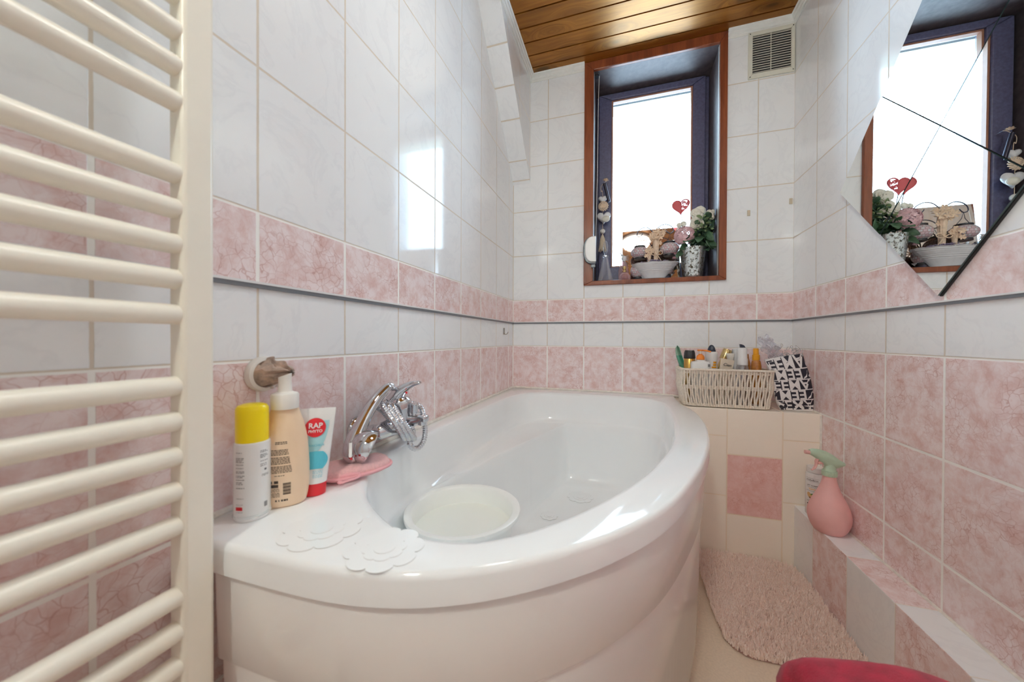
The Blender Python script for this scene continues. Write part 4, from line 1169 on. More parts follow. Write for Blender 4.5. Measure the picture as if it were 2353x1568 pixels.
mi = MB(); dashes(mi, fb, -.011, .011, .101, .0018, r_); dashes(mi, fb, -.008, .012, .0975, .0018, r_); ob('coloured_lettering', mi, M_orangec, t, smooth=0)
def blob(fn_, cx0, cy0, rx_, ry_, m_, nm):
    b_ = MB(); b_.add([fn_(cx0, cy0)]+[fn_(cx0+rx_*math.cos(q)*(1+.15*math.sin(3*q)), cy0+ry_*math.sin(q)) for q in [2*PI*k/20 for k in range(20)]], [(0, k+1, (k+1) % 20+1) for k in range(20)]); ob(nm, b_, m_, t, smooth=0)
M_leafp = mat('printed_leaf', (.10, .22, .04), .5); M_nut = mat('printed_nut', (.70, .45, .20), .5); M_nutd = mat('printed_shell', (.22, .08, .02), .5)
blob(lambda a, b: fb(a, b), -.010, .078, .006, .009, M_nut, 'printed_oil'); blob(lambda a, b: fb(a, b), .003, .077, .008, .007, M_leafp, 'printed_leaf')
blob(lambda a, b: fb(a, b)+Vector((0, 0, 0)), -.001, .0675, .009, .0035, M_nutd, 'printed_shell')
b_ = MB(); fb2 = lambda a, b: Vector((cx+(fb(a, b).x-cx)*1.012, cy+(fb(a, b).y-cy)*1.012, SZ+b)); b_.add([fb2(-.002, .0735)]+[fb2(-.002+.0048*math.cos(q), .0735+.005*math.sin(q)) for q in [2*PI*k/16 for k in range(16)]], [(0, k+1, (k+1) % 16+1) for k in range(16)]); ob('printed_nut', b_, M_nut, t, smooth=0)
# pink plant mister
cx, cy = 1.282, -.445
M_psp = mat('matt_pink_plastic', (.84, .47, .45), .55, vary=.03); M_mint = mat('mint_plastic', (.50, .66, .50), .5); M_pkt = mat('pink_trigger', (.80, .45, .42), .45)
t = thing('spray_bottle', (cx, cy, SZ), 'pear-shaped pink spray bottle with mint green trigger head on the step', 'spray bottle')
pr = [(.0, 0), (.034, 0), (.041, .003), (.050, .017), (.0575, .040), (.0590, .058), (.0560, .078), (.0470, .104), (.0350, .130), (.0255, .154), (.0200, .174), (.0182, .187), (.0178, .193)]
cr = catmull([(a, 0, z) for a, z in pr], 3)
ob('bottle_body', MB().lathe([(max(p.x, 0), p.z) for p in cr], (cx, cy, SZ), 56), M_psp, t, smooth=70)
ob('screw_ring', MB().lathe([(.0200, .191), (.0206, .192), (.0206, .207), (.0195, .208)], (cx, cy, SZ), 60, fn=lambda a, z: 1+.022*math.cos(30*a)), M_mint, t, smooth=30)
hdg = rotM('Z', 186)
Msp = TR(cx, cy, SZ) @ hdg
hs_ = []
for x_, z_, hw, hh in ((.060, .2665, .0075, .0065), (.052, .266, .010, .0095), (.035, .260, .0115, .0135), (.012, .247, .0135, .019), (-.010, .236, .0150, .018), (-.030, .232, .0125, .009), (-.042, .2315, .0085, .004)):
    hs_.append([Msp @ Vector((x_, hw*1.1*math.cos(q), z_+.002+hh*1.35*math.sin(q))) for q in [2*PI*k/20 for k in range(20)]])
hm = MB().loops(hs_, True, True)
hm.loops([[Msp @ Vector((r_x*math.cos(q)+o, r_y*math.sin(q), z_)) for q in [2*PI*k/24 for k in range(24)]] for z_, r_x, r_y, o in ((.2085, .0182, .0182, 0), (.216, .0165, .0160, -.001), (.228, .0150, .0145, -.002), (.242, .0160, .0135, .000))], True, True)
thd = ob('trigger_head', hm, M_mint, t, smooth=60)
ob('nozzle', MB().tube([Msp @ Vector(p) for p in ((.059, 0, .2670), (.066, 0, .2675), (.074, 0, .268))], .0066, 16), M_pkt, thd)
ob('trigger', MB().tube(catmull([Msp @ Vector(p) for p in ((.030, 0, .252), (.039, 0, .240), (.040, 0, .226), (.046, 0, .212), (.054, 0, .206))], 5), [.0065]*8+[.0055]*8+[.0035]*5, 10, flat=.7).tube([Msp @ Vector((.012, 0, .236)), Msp @ Vector((.036, 0, .232))], .0055, 10), M_pkt, t)

# ------------------------------------------------------------ towel over a stool in the foreground
M_tow = mat('crimson_towel', (.50, .008, .045), .95, vary=.22, vs=40, bump=1., bs=700, sheen=.15)
st_ = thing('stool', (1.05, -1.46, 0), 'white wooden stool hidden under the crimson towel', 'stool')
ob('seat', MB().box((.925, -1.63, .425), (1.195, -1.38, .448)), M_white, st_, bevel=.006)
for a in (.95, 1.17):
    for b in (-1.605, -1.40): ob('leg', MB().box((a-.014, b-.014, 0), (a+.014, b+.014, .425)), M_white, st_, bevel=.003)
def tw_(u, v):
    # u 0..1 left-right across and down both sides, v 0..1 near to far and down the far side
    sx_ = (u-.5)*.80; sy_2 = (v-.5)*.62
    hx, hy = .220, .155
    x_ = max(-hx, min(hx, sx_)); y_ = max(-hy, min(hy, sy_2))
    dx_ = abs(sx_)-hx if abs(sx_) > hx else 0; dy_ = abs(sy_2)-hy if abs(sy_2) > hy else 0
    z_ = .466+.014*math.sin(9*u+2)*math.cos(7*v)+.020*math.exp(-((u-.30)**2+(v-.66)**2)*60)+.010*math.sin(21*u+9*v)-.008*max(0, u-.55)
    drop = math.hypot(dx_, dy_)
    fold = .012*math.sin(34*v) if dx_ > dy_ else .012*math.sin(30*u+1)
    ox = (x_+math.copysign(min(dx_, .02)+fold*min(1, dx_/.05), sx_) if dx_ else x_)
    oy = (y_+math.copysign(min(dy_, .02)+fold*min(1, dy_/.05), sy_2) if dy_ else y_)
    return Vector((1.077+ox, -1.500+oy, z_-max(0, drop-.008)*.97))
tag(ob('bath_towel', MB().grid(tw_, 70, 66), M_tow, smooth=80, solid=.010, sub=0), 'fluffy crimson towel bunched over the stool in the bottom right foreground', 'towel')

# ------------------------------------------------------------ things on the window sill
SL = k0-.0008
M_wire = mat('dark_wire', (.06, .06, .09), .35, .6)
M_pinkg = clear('pink_glass', (.95, .74, .76), .22, .06)
M_paleg = clear('pale_crystal', (.96, .965, .985), .05, .03)
M_pearl = mat('pearl_white', (.80, .80, .83), .35)
M_ribbed = mat('ribbed_porcelain', (.70, .71, .74), .35)
M_straw = mat('dried_straw', (.93, .74, .56), .7, vary=.12, vs=120)
def mosaic():
    t = NT('mosaic_glass'); uv = t.n('ShaderNodeUVMap').outputs[0]
    sp = t.n('ShaderNodeSeparateXYZ'); t.link(uv, sp.inputs[0])
    u = t.math('MULTIPLY', sp.outputs[0], 21.); v = t.math('DIVIDE', sp.outputs[1], .0112)
    row = t.math('FLOOR', v); u = t.math('ADD', u, t.math('MULTIPLY', t.math('MODULO', row, 2.), .5))
    fu = t.math('PINGPONG', u, .5); fv = t.math('PINGPONG', v, .5)
    d = t.math('MINIMUM', fu, fv)
    cb = t.n('ShaderNodeCombineXYZ'); t.link(t.math('FLOOR', u), cb.inputs[0]); t.link(row, cb.inputs[1])
    wn = t.n('ShaderNodeTexWhiteNoise', noise_dimensions='3D'); t.link(cb.outputs[0], wn.inputs[0])
    c = t.mix(t.ramp(wn.outputs['Value'], [(.5, 0.), (.52, 1.)]), (.86, .86, .90), (.88, .66, .72))
    g = t.ramp(d, [(.09, 1.), (.13, 0.)])
    t.P(color=t.mix(g, c, (.46, .30, .31)), rough=t.math('MULTIPLY_ADD', g, .5, .12), trans=.15, coat=.5)
    return t.m
M_mos = mosaic()
def globe_profile(r, h): return [(r*.52, 0)]+[(r*math.sin(PI*(.17+.66*i/12)), h*(.5-.5*math.cos(PI*(.17+.66*i/12))/math.cos(PI*.17))) for i in range(13)]+[(r*.52, h)]
def lantern(x, y, z, r, h, label, ring=True):
    t = thing('mosaic_lantern', (x, y, z), label, 'candle holder', 'mosaic candle globes on the window sill')
    ob('mosaic_globe', MB().lathe(globe_profile(r, h), (x, y, z+.009), 40), M_mos, t, smooth=60)
    ob('base_ring', MB().lathe([(r*.50, 0), (r*.62, 0), (r*.60, .009), (r*.52, .0105)], (x, y, z), 32), M_black, t)
    if ring: ob('top_ring', MB().lathe([(r*.50, -.001), (r*.62, 0), (r*.62, .006), (r*.50, .008)], (x, y, z+h+.009), 32), M_black, t)
    return t
GY = .102
ltL = lt = lantern(.690, GY, 1.349, .0465, .056, 'pink and white mosaic lantern hanging from the left wire hook'); 
ob('handle', MB().tube([(.690-.028, GY, 1.413), (.690-.006, GY, 1.445), (.690, GY, 1.474), (.690+.006, GY, 1.445), (.690+.028, GY, 1.413)], .0011, 6), M_wire, lt)
ltR = lt = lantern(.838, GY, 1.357, .0475, .060, 'pink and white mosaic lantern hanging from the right wire hook')
ob('handle', MB().tube([(.838-.028, GY, 1.425), (.838-.004, GY, 1.450), (.838-.001, GY, 1.479), (.838+.004, GY, 1.450), (.838+.028, GY, 1.425)], .0011, 6), M_wire, lt)
lantern(.676, .098, 1.232, .038, .070, 'white mosaic globe low on the left, half behind the ribbed bowl', False)
lantern(.820, .098, 1.240, .036, .062, 'white mosaic globe low on the right, half behind the ribbed bowl', False)
for o_ in (ltL, ltR): o_.location.z -= .012; o_.location.x -= .003
cs = thing('wire_candle_stand', (.757, GY, SL), 'dark wire stand with curled hooks carrying the mosaic lanterns', 'candle stand')
ob('stem', MB().tube([(.757, GY+.012, SL+.004), (.757, GY+.012, 1.46), (.757, GY+.005, 1.482)], .0022, 8), M_wire, cs)
hk1 = catmull([(.757, GY, 1.470), (.748, GY, 1.497), (.722, GY, 1.519), (.694, GY, 1.515), (.676, GY, 1.497), (.673, GY, 1.477), (.688, GY, 1.4725), (.701, GY, 1.488)], 6)
hk2 = catmull([(.757, GY, 1.470), (.768, GY, 1.500), (.790, GY, 1.522), (.818, GY, 1.527), (.845, GY, 1.512), (.853, GY, 1.490), (.838, GY, 1.477), (.822, GY, 1.487), (.816, GY, 1.497)], 6)
for h in (hk1, hk2): ob('hook', MB().tube(h, .0021, 8), M_wire, cs)
for sgn in (-1, 1): ob('lower_arm', MB().tube(catmull([(.757, GY+.012, 1.355), (.757+sgn*.014, GY+.012, 1.385), (.757+sgn*.034, GY+.012, 1.398), (.757+sgn*.055, GY+.01, 1.385 if sgn < 0 else 1.395)], 6), .0019, 8), M_wire, cs)
ob('foot', MB().tube([(.65, GY+.012, SL+.003), (.875, GY+.012, SL+.003)], .0025, 8).tube([(.757, GY-.05, SL+.003), (.757, GY+.025, SL+.003)], .0025, 8), M_wire, cs)
for x_, y_, z_, s_ in ((.676, .098, 1.232, -1), (.820, .098, 1.240, 1)):
    ob('cup', MB().lathe([(.020, -.0175 if s_ < 0 else -.0255), (.022, -.0015), (.024, -.0008), (.0, -.0008)], (x_, y_, z_), 24), M_wire, cs)
for o_ in cs.children:
    for v_ in o_.data.vertices:
        if v_.co.z+SL > 1.345: v_.co.z -= .012
# dried straw flowers
def petals(mb, c, n, r, up, rr_, wdt=.35):
    c = Vector(c)
    for k in range(n):
        a = 2*PI*k/n+rr_.uniform(-.2, .2); d = Vector((math.cos(a), math.sin(a)*.8, up)).normalized(); sde = d.cross(Vector((0, 0, 1))).normalized()*r*wdt
        tip = c+d*r; md_ = c+d*r*.55+Vector((0, 0, r*.12))
        mb.add([c, md_+sde, tip, md_-sde, md_+Vector((0, 0, r*.10))], [(0, 1, 4), (1, 2, 4), (2, 3, 4), (3, 0, 4)])
def petalsF(mb, c, n, r, fwd, rr_, wdt=.34):
    c = Vector(c)
    for k in range(n):
        a = 2*PI*k/n+rr_.uniform(-.2, .2); d = Vector((math.cos(a), -fwd, math.sin(a))).normalized(); sde = Vector((-math.sin(a), 0, math.cos(a)))*r*wdt
        tip = c+d*r+Vector((0, .2*r, 0)); md_ = c+d*r*.58
        mb.add([c, md_+sde, md_+d*r*.30+sde*.75, tip, md_+d*r*.30-sde*.75, md_-sde, md_+Vector((0, r*.10, 0))], [(0, 1, 6), (1, 2, 6), (2, 3, 6), (3, 4, 6), (4, 5, 6), (5, 0, 6)])
r6 = random.Random(21)
sf = thing('dried_flowers', (.768, .125, SL), 'tied bunch of dried straw flowers standing behind the ribbed bowl', 'dried flowers')
ob('stems', MB().lathe([(.010, SL+.012), (.0095, 1.30), (.0105, 1.33), (.012, 1.38), (.0155, 1.425), (.0125, 1.445)], (.767, .083, 0), 20, fn=lambda a, z: 1+.10*math.cos(9*a)), M_straw, sf, smooth=20)
mb = MB()
for cxx, czz, rr in ((.742, 1.452, .022), (.757, 1.470, .020), (.775, 1.476, .024), (.795, 1.464, .020), (.786, 1.448, .022), (.765, 1.450, .020), (.803, 1.474, .014), (.748, 1.437, .015), (.782, 1.418, .018)):
    petalsF(mb, (cxx, .073+r6.uniform(-.012, .006), czz-.006), 6, rr*.95, .55, r6, .24); petals(mb, (cxx, .077, czz-.008), 5, rr*.7, .35, r6)
ob('flower_heads', mb, M_straw, sf, smooth=0, solid=.0007)
ob('bow', MB().tube(catmull([(.768, .068, 1.352), (.785, .065, 1.368), (.797, .065, 1.362), (.790, .065, 1.350), (.768, .068, 1.352), (.752, .066, 1.363), (.744, .066, 1.354), (.756, .066, 1.347), (.768, .068, 1.352), (.780, .066, 1.335), (.790, .066, 1.318)], 5), .0020, 6), M_straw, sf)
sf = thing('dried_flowers', (.731, .105, SL), 'short bunch of dried straw flowers between the left lantern and the tall bunch', 'dried flowers')
ob('stems', MB().lathe([(.008, SL+.001), (.008, 1.33), (.011, 1.365)], (.733, .072, 0), 14), M_straw, sf)
mb = MB()
for cxx, czz, rr in ((.722, 1.372, .018), (.736, 1.380, .020), (.748, 1.370, .016), (.718, 1.345, .016), (.728, 1.352, .015)): petalsF(mb, (cxx, .064+r6.uniform(-.006, .004), czz), 6, rr*.9, .5, r6, .26)
ob('flower_heads', mb, M_straw, sf, smooth=0, solid=.0007)
# ribbed bowl, saucer and petals
bw = thing('ribbed_bowl', (.762, .085, SL), 'wide grey-white ribbed shell bowl holding lilac petals on the sill', 'bowl')
prb = []
for i in range(23):
    k = i/22; r = .40+.60*k; z = .004+.078*k**1.0
    prb.append((r*(1+.018*math.cos(k*2*PI*10)), z))
prb = [(.0, .003), (.36, .0005)]+prb+[(.985, .084), (.93, .078), (.40, .012), (.0, .010)]
mb = MB().lathe(prb, (.760, .072, SL+.0085), 72, sx=.116, sy=.055, fn=lambda a, z: 1+.012*math.cos(24*a))
for i, p in enumerate(mb.v):
    k = (p.z-SL-.0085)/.084
    p.z += .0012*k**4*math.cos(11*math.atan2((p.y-.08)/.055, (p.x-.76)/.116))+.010*k*k*((p.x-.76)/.118)**2*.0
ob('bowl_body', mb, M_ribbed, bw, smooth=30)
sc_ = tag(ob('ribbed_saucer', MB().lathe([(0, .0005), (.5, .0006), (.93, .005), (1.0, .0075), (.93, .0078), (.5, .0040), (0, .0035)], (.752, .075, SL), 56, sx=.108, sy=.058, fn=lambda a, z: 1+.015*math.cos(20*a)), M_pearl, smooth=30), 'pale ribbed saucer standing under the wide shell bowl', 'saucer')
sc2 = tag(ob('shell_dish', MB().lathe([(.35, .001), (.6, .006), (.9, .018), (1.0, .028), (.9, .024), (.5, .009), (.3, .006)], (.752, .104, SL+.009), 48, sx=.100, sy=.026, fn=lambda a, z: 1+.03*math.cos(16*a)), M_pearl, smooth=30) , 'white shell-shaped dish partly hidden behind the ribbed bowl', 'dish')
M_lilac = mat('lilac_petals', (.56, .50, .72), .6, vary=.15, vs=60)
mb = MB()
for i in range(36):
    a = r6.uniform(0, 2*PI); q = r6.uniform(0, .85)**.6
    petals(mb, (.760+.100*q*math.cos(a), .072+.042*q*math.sin(a), SL+.090+.016*(1-q)+r6.uniform(-.003, .003)), 3, r6.uniform(.010, .016), r6.uniform(.0, .7), r6, .5)
ob('petals', mb, M_lilac, bw, smooth=0, solid=.0006, kind='stuff')
# crystal decanter bottle and perfume bottles
t = thing('crystal_bottle', (.509, .060, SL), 'tall pyramid-shaped crystal bottle with teardrop stopper at the left of the sill', 'bottle')
ob('bottle_body', MB().lathe([(.042, 0), (.044, .002), (.041, .010), (.015, .122), (.012, .130), (.010, .136), (.0155, .142), (.0155, .148), (.008, .150), (.0075, .130), (.012, .115), (.036, .012), (0, .010)], (.509, .060, SL), 6), M_paleg, t, smooth=20)
ob('stopper', MB().lathe([(.006, .1505), (.006, .156), (.0105, .168), (.0135, .190), (.0125, .208), (.0085, .222), (0, .2285)], (.509, .060, SL), 12, sy=.8), M_paleg, t, smooth=30)
t = thing('perfume_bottle', (.604, .120, SL), 'pink swirl perfume bottle topped with a white bird figure', 'bottle')
ob('bottle_body', MB().lathe([(.020, 0), (.026, .006), (.029, .040), (.027, .070), (.020, .100), (.013, .118), (.011, .122), (0, .1225)], (.604, .120, SL), 32, fn=lambda a, z: 1+.05*math.cos(6*(a+z*14))), M_pinkg, t, smooth=60)
mb = MB().ball((.606, .116, SL+.138), .013, 14, 8, (1.1, .8, 1.15)).ball((.596, .113, SL+.155), .007, 10, 6)
mb.tube(catmull([(.604, .116, SL+.122), (.606, .116, SL+.130), (.600, .114, SL+.150), (.590, .112, SL+.162), (.584, .112, SL+.170)], 4), [.011-.0009*i for i in range(9)]+[.0028]*(17-9), 8)
for k in range(4): mb.tube(catmull([(.608, .114, SL+.142-.004*k), (.622, .112, SL+.150-.008*k), (.632, .112, SL+.146-.010*k)], 4), [.0065, .006, .0056, .005, .0045, .0036, .0028, .002, .001], 8, flat=.4)
ob('bird_stopper', mb, M_pearl, t, smooth=60)
t = thing('perfume_bottle', (.610, .070, SL), 'small round pink perfume bottle with gold-brown collar in front of the swirl one', 'bottle')
ob('bottle_body', MB().lathe([(.014, 0), (.024, .003), (.0285, .016), (.0285, .030), (.022, .043), (.012, .049), (.009, .050), (0, .0505)], (.610, .062, SL), 32), M_pinkg, t, smooth=60)
ob('cap', MB().lathe([(.007, .051), (.0095, .053), (.0095, .060), (.006, .063), (.0105, .072), (.010, .082), (0, .086)], (.608, .062, SL), 20), M_goldc, t)
# mercury glass vase with flowers
tm = NT('mercury_glass'); pos = tm.n('ShaderNodeNewGeometry').outputs['Position']
na = tm.noise(pos, 75, 5, .7); nb = tm.noise(pos, 20, 3)
mk_ = tm.ramp(na.outputs[0], [(.50, 0.), (.58, 1.)])
tm.P(color=tm.mix(mk_, (.74, .80, .80), (.10, .08, .05)), metal=tm.math('MULTIPLY_ADD', mk_, -.5, .95), rough=.22)
tm.bump(na.outputs[0], .3, .002)
vs_ = thing('flower_vase', (.943, .085, SL), 'mottled silver mercury-glass vase at the right end of the sill', 'vase')
ob('vase_body', MB().lathe([(0, .001), (.042, .001), (.045, .004), (.047, .020), (.0605, .152), (.062, .160), (.060, .161), (.057, .150), (.044, .02), (0, .012)], (.943, .085, SL), 48), tm.m, vs_, smooth=50)
M_leaf = mat('leaf_green', (.075, .17, .085), .45, vary=.35, vs=25)
M_leafl = mat('leaf_pale', (.30, .42, .20), .5, vary=.2, vs=25)
M_petw = mat('petal_cream', (.88, .86, .76), .6, vary=.04); M_petp = mat('petal_pink', (.93, .66, .70), .6, vary=.12, vs=60)
fl = thing('flower_bouquet', (.943, .085, SL+.16), 'artificial bouquet of cream flowers, dark leaves and a pink hydrangea in the silver vase', 'flowers')
def leaf(mb, c, d, L, wd, r_):
    c = Vector(c); d = Vector(d).normalized(); s = d.cross(Vector((r_.uniform(-.3, .3), -1, r_.uniform(-.3, .5)))).normalized()
    n = s.cross(d).normalized(); P0 = []
    for i in range(6):
        k = i/5; w_ = wd*math.sin(PI*min(1, k*.92+.04))**.8; ct = c+d*L*k-Vector((0, 0, .25*L*k*k))
        P0.append((ct-s*w_+n*w_*.35, ct, ct+s*w_+n*w_*.35))
    vs = [p for tri_ in P0 for p in tri_]; fs = []
    for i in range(5):
        fs += [(3*i, 3*i+1, 3*i+4, 3*i+3), (3*i+1, 3*i+2, 3*i+5, 3*i+4)]
    mb.add(vs, fs)
def ylim(mb, ymax=.188, xmax=1.036, ymin=.012):
    for p in mb.v:
        p.y = min(max(p.y, ymin), ymax); p.x = min(p.x, xmax)
    return mb
r7 = random.Random(33); mb = MB()
for i in range(120):
    a = r7.uniform(-.5, 1.0); k = r7.random()
    c = (r7.uniform(.930, 1.015)+.012*k, r7.uniform(.045, .135), SL+.155+.155*k)
    leaf(mb, c, (r7.uniform(-.5, 1), r7.uniform(-.9, .5), r7.uniform(-.5, .8)), r7.uniform(.026, .050), r7.uniform(.009, .015), r7)
for c, d, L, wd in (((.955, .06, 1.425), (-1, -.5, -.15), .075, .022), ((.965, .05, 1.418), (-.2, -1, -.35), .06, .022), ((.915, .06, 1.385), (-.8, -.6, -.2), .055, .018), ((.90, .07, 1.36), (-.9, -.4, -.5), .05, .016), ((.99, .05, 1.44), (.6, -.6, -.6), .06, .018), ((1.0, .06, 1.42), (.5, -.3, -1), .06, .02)):
    leaf(mb, c, d, L, wd, r7)
ob('leaves', ylim(mb), M_leaf, fl, smooth=50, solid=.0005)
mb = MB()
for i in range(34):
    c = (r7.uniform(.95, 1.02), r7.uniform(.03, .06), r7.uniform(1.42, 1.53)); leaf(mb, c, (r7.uniform(-.6, 1), -.8, r7.uniform(-.4, .8)), r7.uniform(.014, .03), .006, r7)
ob('pale_leaves', ylim(mb, ymin=.008), M_leafl, fl, smooth=50, solid=.0005)
mb = MB()
for c, r in (((.950, .060, 1.545), .024), ((.972, .070, 1.556), .026), ((.962, .055, 1.527), .022), ((1.012, .060, 1.543), .014), ((1.030, .065, 1.545), .013), ((1.018, .055, 1.528), .015), ((.952, .055, 1.500), .026), ((.972, .060, 1.490), .022), ((.940, .055, 1.482), .018), ((.878, .080, 1.497), .013), ((.898, .080, 1.502), .014), ((.876, .075, 1.470), .014), ((1.02, .05, 1.515), .013)):
    for q, up, n in ((1, .15, 6), (.85, .7, 5), (.55, 1.5, 4)): petalsF(mb, c, n, r*q*1.08, up, r7, .60)
    mb.ball(c, r*.42, 10, 6)
ob('cream_flowers', ylim(mb), M_petw, fl, smooth=30, solid=.0005)
mb = MB()
hc = Vector((.900, .060, 1.435))
for i in range(280):
    d = Vector((r7.uniform(-1, 1), r7.uniform(-1, .6), r7.uniform(-1, 1))).normalized()
    c = hc+Vector((d.x*.046, d.y*.040, d.z*.044))
    q = d.to_track_quat('Z', 'Y')
    for k in range(4):
        a = PI/2*k+r7.uniform(-.2, .2); e = q @ Vector((math.cos(a), math.sin(a), .25)); s = q @ Vector((-math.sin(a), math.cos(a), 0))
        mb.add([c, c+e*.007+s*.005, c+e*.0125, c+e*.007-s*.005], [(0, 1, 2, 3)])
mb.ball(hc, .016, 16, 10)
for c in ((.868, .07, 1.375), (.862, .075, 1.345), (.856, .08, 1.325)):
    for q in range(3): petals(mb, c, 5, .014, .2+.5*q, r7, .5)
ob('pink_hydrangea', ylim(mb), M_petp, fl, smooth=0)
mb = MB()
for x0_, x1_, z1_ in ((.93, .955, 1.53), (.95, .972, 1.54), (.96, 1.015, 1.53), (.94, .905, 1.42), (.935, .888, 1.49)):
    mb.tube(catmull([(x0_, .085, SL+.03), (x0_, .080, SL+.15), ((x0_+x1_)/2, .068, (SL+.16+z1_)/2), (x1_, .066, z1_)], 4), .0018, 6)
ob('stems', mb, M_leaf, fl)
# heart on a stick
M_heart = mat('red_heart', (.62, .10, .11), .5)
ht = thing('heart_pick', (.905, .095, 1.38), 'red metal heart with scrollwork half on a thin stick in the bouquet', 'ornament')
def hpt(s):
    a = 2*PI*s; x = 16*math.sin(a)**3; y = 13*math.cos(a)-5*math.cos(2*a)-2*math.cos(3*a)-math.cos(4*a)
    c, s_ = math.cos(.20), math.sin(.20); x, y = x*.00255, (y+2)*.00255
    return (.887+x*c+y*s_*-.0+.0*y, 1.597+y*1.0-x*-.10)
HP = [hpt(i/64) for i in range(64)]
HY = .098
lh = [p for i, p in enumerate(HP) if i >= 32]+[HP[0]]
mb = MB(); a_ = [Vector((x, HY-.001, z)) for x, z in lh]; b_ = [Vector((x, HY+.001, z)) for x, z in lh]; mb.loops([a_, b_], True, True)
mb.tube([(x, HY, z) for x, z in HP], .0032, 6, True)
for (cxx, czz, r, sg) in ((.901, 1.617, .0095, 1), (.917, 1.610, .008, -1), (.897, 1.597, .008, -1), (.910, 1.592, .0095, 1), (.897, 1.578, .007, 1), (.922, 1.622, .0055, 1)):
    mb.tube([(cxx+sg*r*(1-k/20)*math.cos(k*.62), HY, czz+r*(1-k/20)*math.sin(k*.62)) for k in range(18)], .0026, 6)
mb.tube([(.8885, HY, 1.62), (.8895, HY, 1.562)], .0028, 6)
ob('heart', mb, M_heart, ht, smooth=30)
ob('stick', MB().tube([(.889, HY, 1.562), (.898, HY-.002, 1.50), (.912, .090, 1.38)], .0016, 6), M_wire, ht)
# glossy brown board leaning against the window pane
M_boardm = NT('glossy_brown_board').P(color=(.62, .50, .42), rough=.03, metal=.9).m
pnl = thing('leaning_mirror', (.735, .18, SL), 'small frameless tinted mirror leaning on the sash behind the sill ornaments', 'mirror')
MM = TR(.745, .1455, SL+.001) @ rotM('X', -8.5)
ob('mirror_glass', MB().box((-.148, -.0025, 0), (.148, .0025, .308), M=MM), M_boardm, pnl, bevel=.0006, smooth=0)
# hanging garland at the left of the window
gz = thing('hanging_garland', (.51, .165, 1.80), 'garland of white wooden hearts, straw bow and tassel hanging at the left of the window', 'ornament')
GG = lambda x, z: ((x-.604)*1.058+.604, .160, (z-.905)*1.058+.905)
def gpt(x, z, dy=0): a, b, c = GG(x, z); return Vector((a, b+dy, c))
ob('cord', MB().tube(catmull([gpt(.525, 1.762), gpt(.511, 1.758), gpt(.486, 1.735), gpt(.486, 1.705), gpt(.494, 1.684), gpt(.494, 1.40)], 6), .0013, 6), M_straw, gz)
ob('cord_pin', MB().tube([gpt(.525, 1.762), gpt(.525, 1.762, .030)], .0010, 6), M_wire, gz)
mb = MB(); 
for q in range(2): petals(mb, gpt(.509, 1.758, -.006), 7, .017, .3+.6*q, r6)
ob('straw_flower', mb, M_straw, gz, smooth=0, solid=.0007)
ob('dark_stick', MB().tube([gpt(.503, 1.745, -.008), gpt(.528, 1.640, -.012)], .0085, 16), M_wire, gz)
def gheart(nm, x, z, s, m_):
    P_ = []
    for i in range(40):
        a = 2*PI*i/40; P_.append((16*math.sin(a)**3*s/32, (13*math.cos(a)-5*math.cos(2*a)-2*math.cos(3*a)-math.cos(4*a)+2)*s/32))
    c = gpt(x, z); Ls_ = []
    for dy, k in ((-.012, .55), (-.009, .85), (0, 1), (.009, .85), (.012, .55)): Ls_.append([c+Vector((a*k, dy, b*k)) for a, b in P_])
    ob(nm, MB().loops(Ls_, True, True), m_, gz, smooth=60)
gheart('small_heart', .494, 1.660, .050, M_pearl)
mb = MB()
for i in range(16):
    a = 2*PI*i/16; mb.tube(catmull([gpt(.498, 1.622, -.012), gpt(.498+.020*math.cos(a), 1.622+.018*math.sin(a), -.020), gpt(.498+.026*math.cos(a+.5), 1.622+.026*math.sin(a+.5), -.010)], 3), .0028, 5)
ob('straw_bow', mb, M_straw, gz)
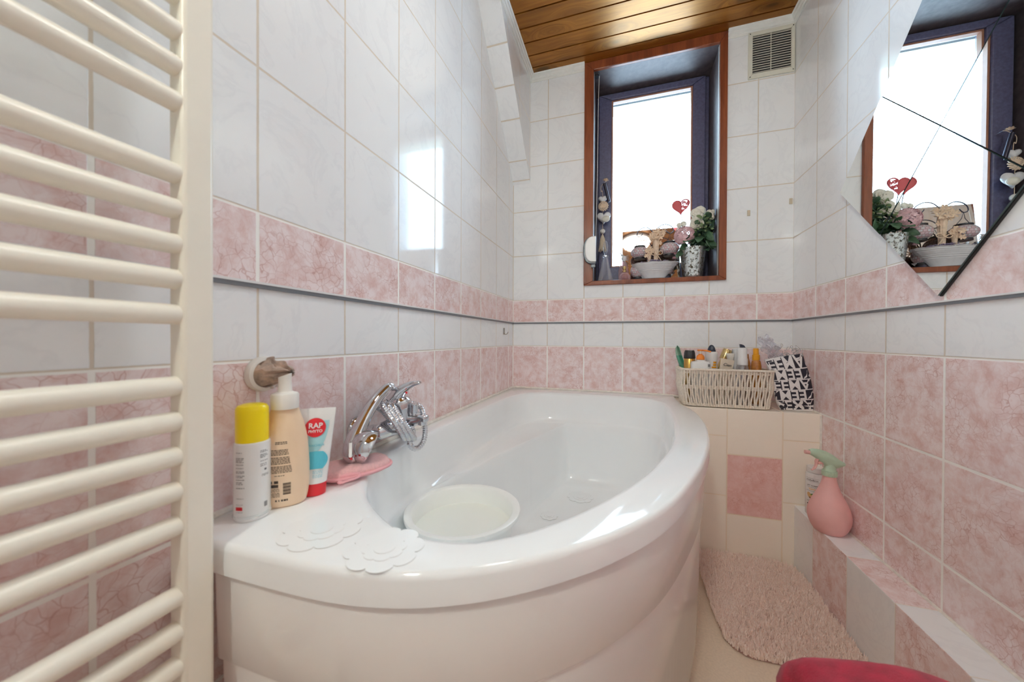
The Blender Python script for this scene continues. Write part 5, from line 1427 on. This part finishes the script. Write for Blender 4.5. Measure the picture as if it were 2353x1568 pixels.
gheart('large_heart', .500, 1.560, .078, M_pearl)
ob('paper_rose', MB().ball(gpt(.512, 1.550, -.018), .020, 14, 9, (1.1, .6, .9)), M_petw, gz, smooth=30)
ob('bead', MB().ball(gpt(.494, 1.490), .0145, 16, 10), M_capw, gz)
mb = MB()
for i in range(26):
    a = 2*PI*i/26; mb.tube([gpt(.494, 1.478), gpt(.494+.010*math.cos(a), 1.45, .010*math.sin(a)), gpt(.494+.020*math.cos(a), 1.385+.006*math.sin(5*a), .016*math.sin(a))], [.0016, .0022, .0018], 5)
ob('tassel', mb, mat('cream_yarn', (.78, .66, .50), .8, vary=.1), gz)
# shutter strap winder with cord, at the left trim
sw = thing('strap_winder', (.436, -.014, 1.375), 'white half-round strap winder with dark edge on the left window trim', 'winder')
def dsh(x0, x1, z0, z1):
    c = []; n = 16
    cx2, cz2 = x1, (z0+z1)/2
    for i in range(n+1):
        a = PI/2+PI*i/n; c.append((cx2+(x1-x0)*math.copysign(abs(math.cos(a))**.55, math.cos(a)), cz2+(z1-z0)/2*math.copysign(abs(math.sin(a))**.9, math.sin(a))))
    return c
Mw = TR(0, 0, 0) @ rotM('X', 90)
ob('housing', MB().prism(dsh(.398, .466, 1.300, 1.447), .0175, .030, M=Mw), M_navy, sw, bevel=.003, smooth=30)
ob('cover', MB().prism(dsh(.409, .466, 1.310, 1.445), .0305, .040, M=Mw), M_white, sw, bevel=.004, smooth=30)
ob('cord_guide', MB().box((.440, -.030, 1.283), (.462, -.0175, 1.299)), M_navy, sw, bevel=.001, smooth=0)
tag(ob('shutter_cord', MB().tube([(.4635, -.0195, 1.4475), (.467, .004, 1.75), (.470, .010, 2.10), (.474, .012, 2.325)], .0013, 6), M_capw), 'thin white pull cord running up the left window reveal', 'cord')
tag(ob('cord_bracket', MB().box((.452, .004, 2.308), (.476, .03, 2.322)).tube([(.470, .004, 2.315), (.470, -.006, 2.313)], .004, 8), M_black, bevel=.001), 'tiny black bracket in the upper left corner of the window opening', 'bracket')
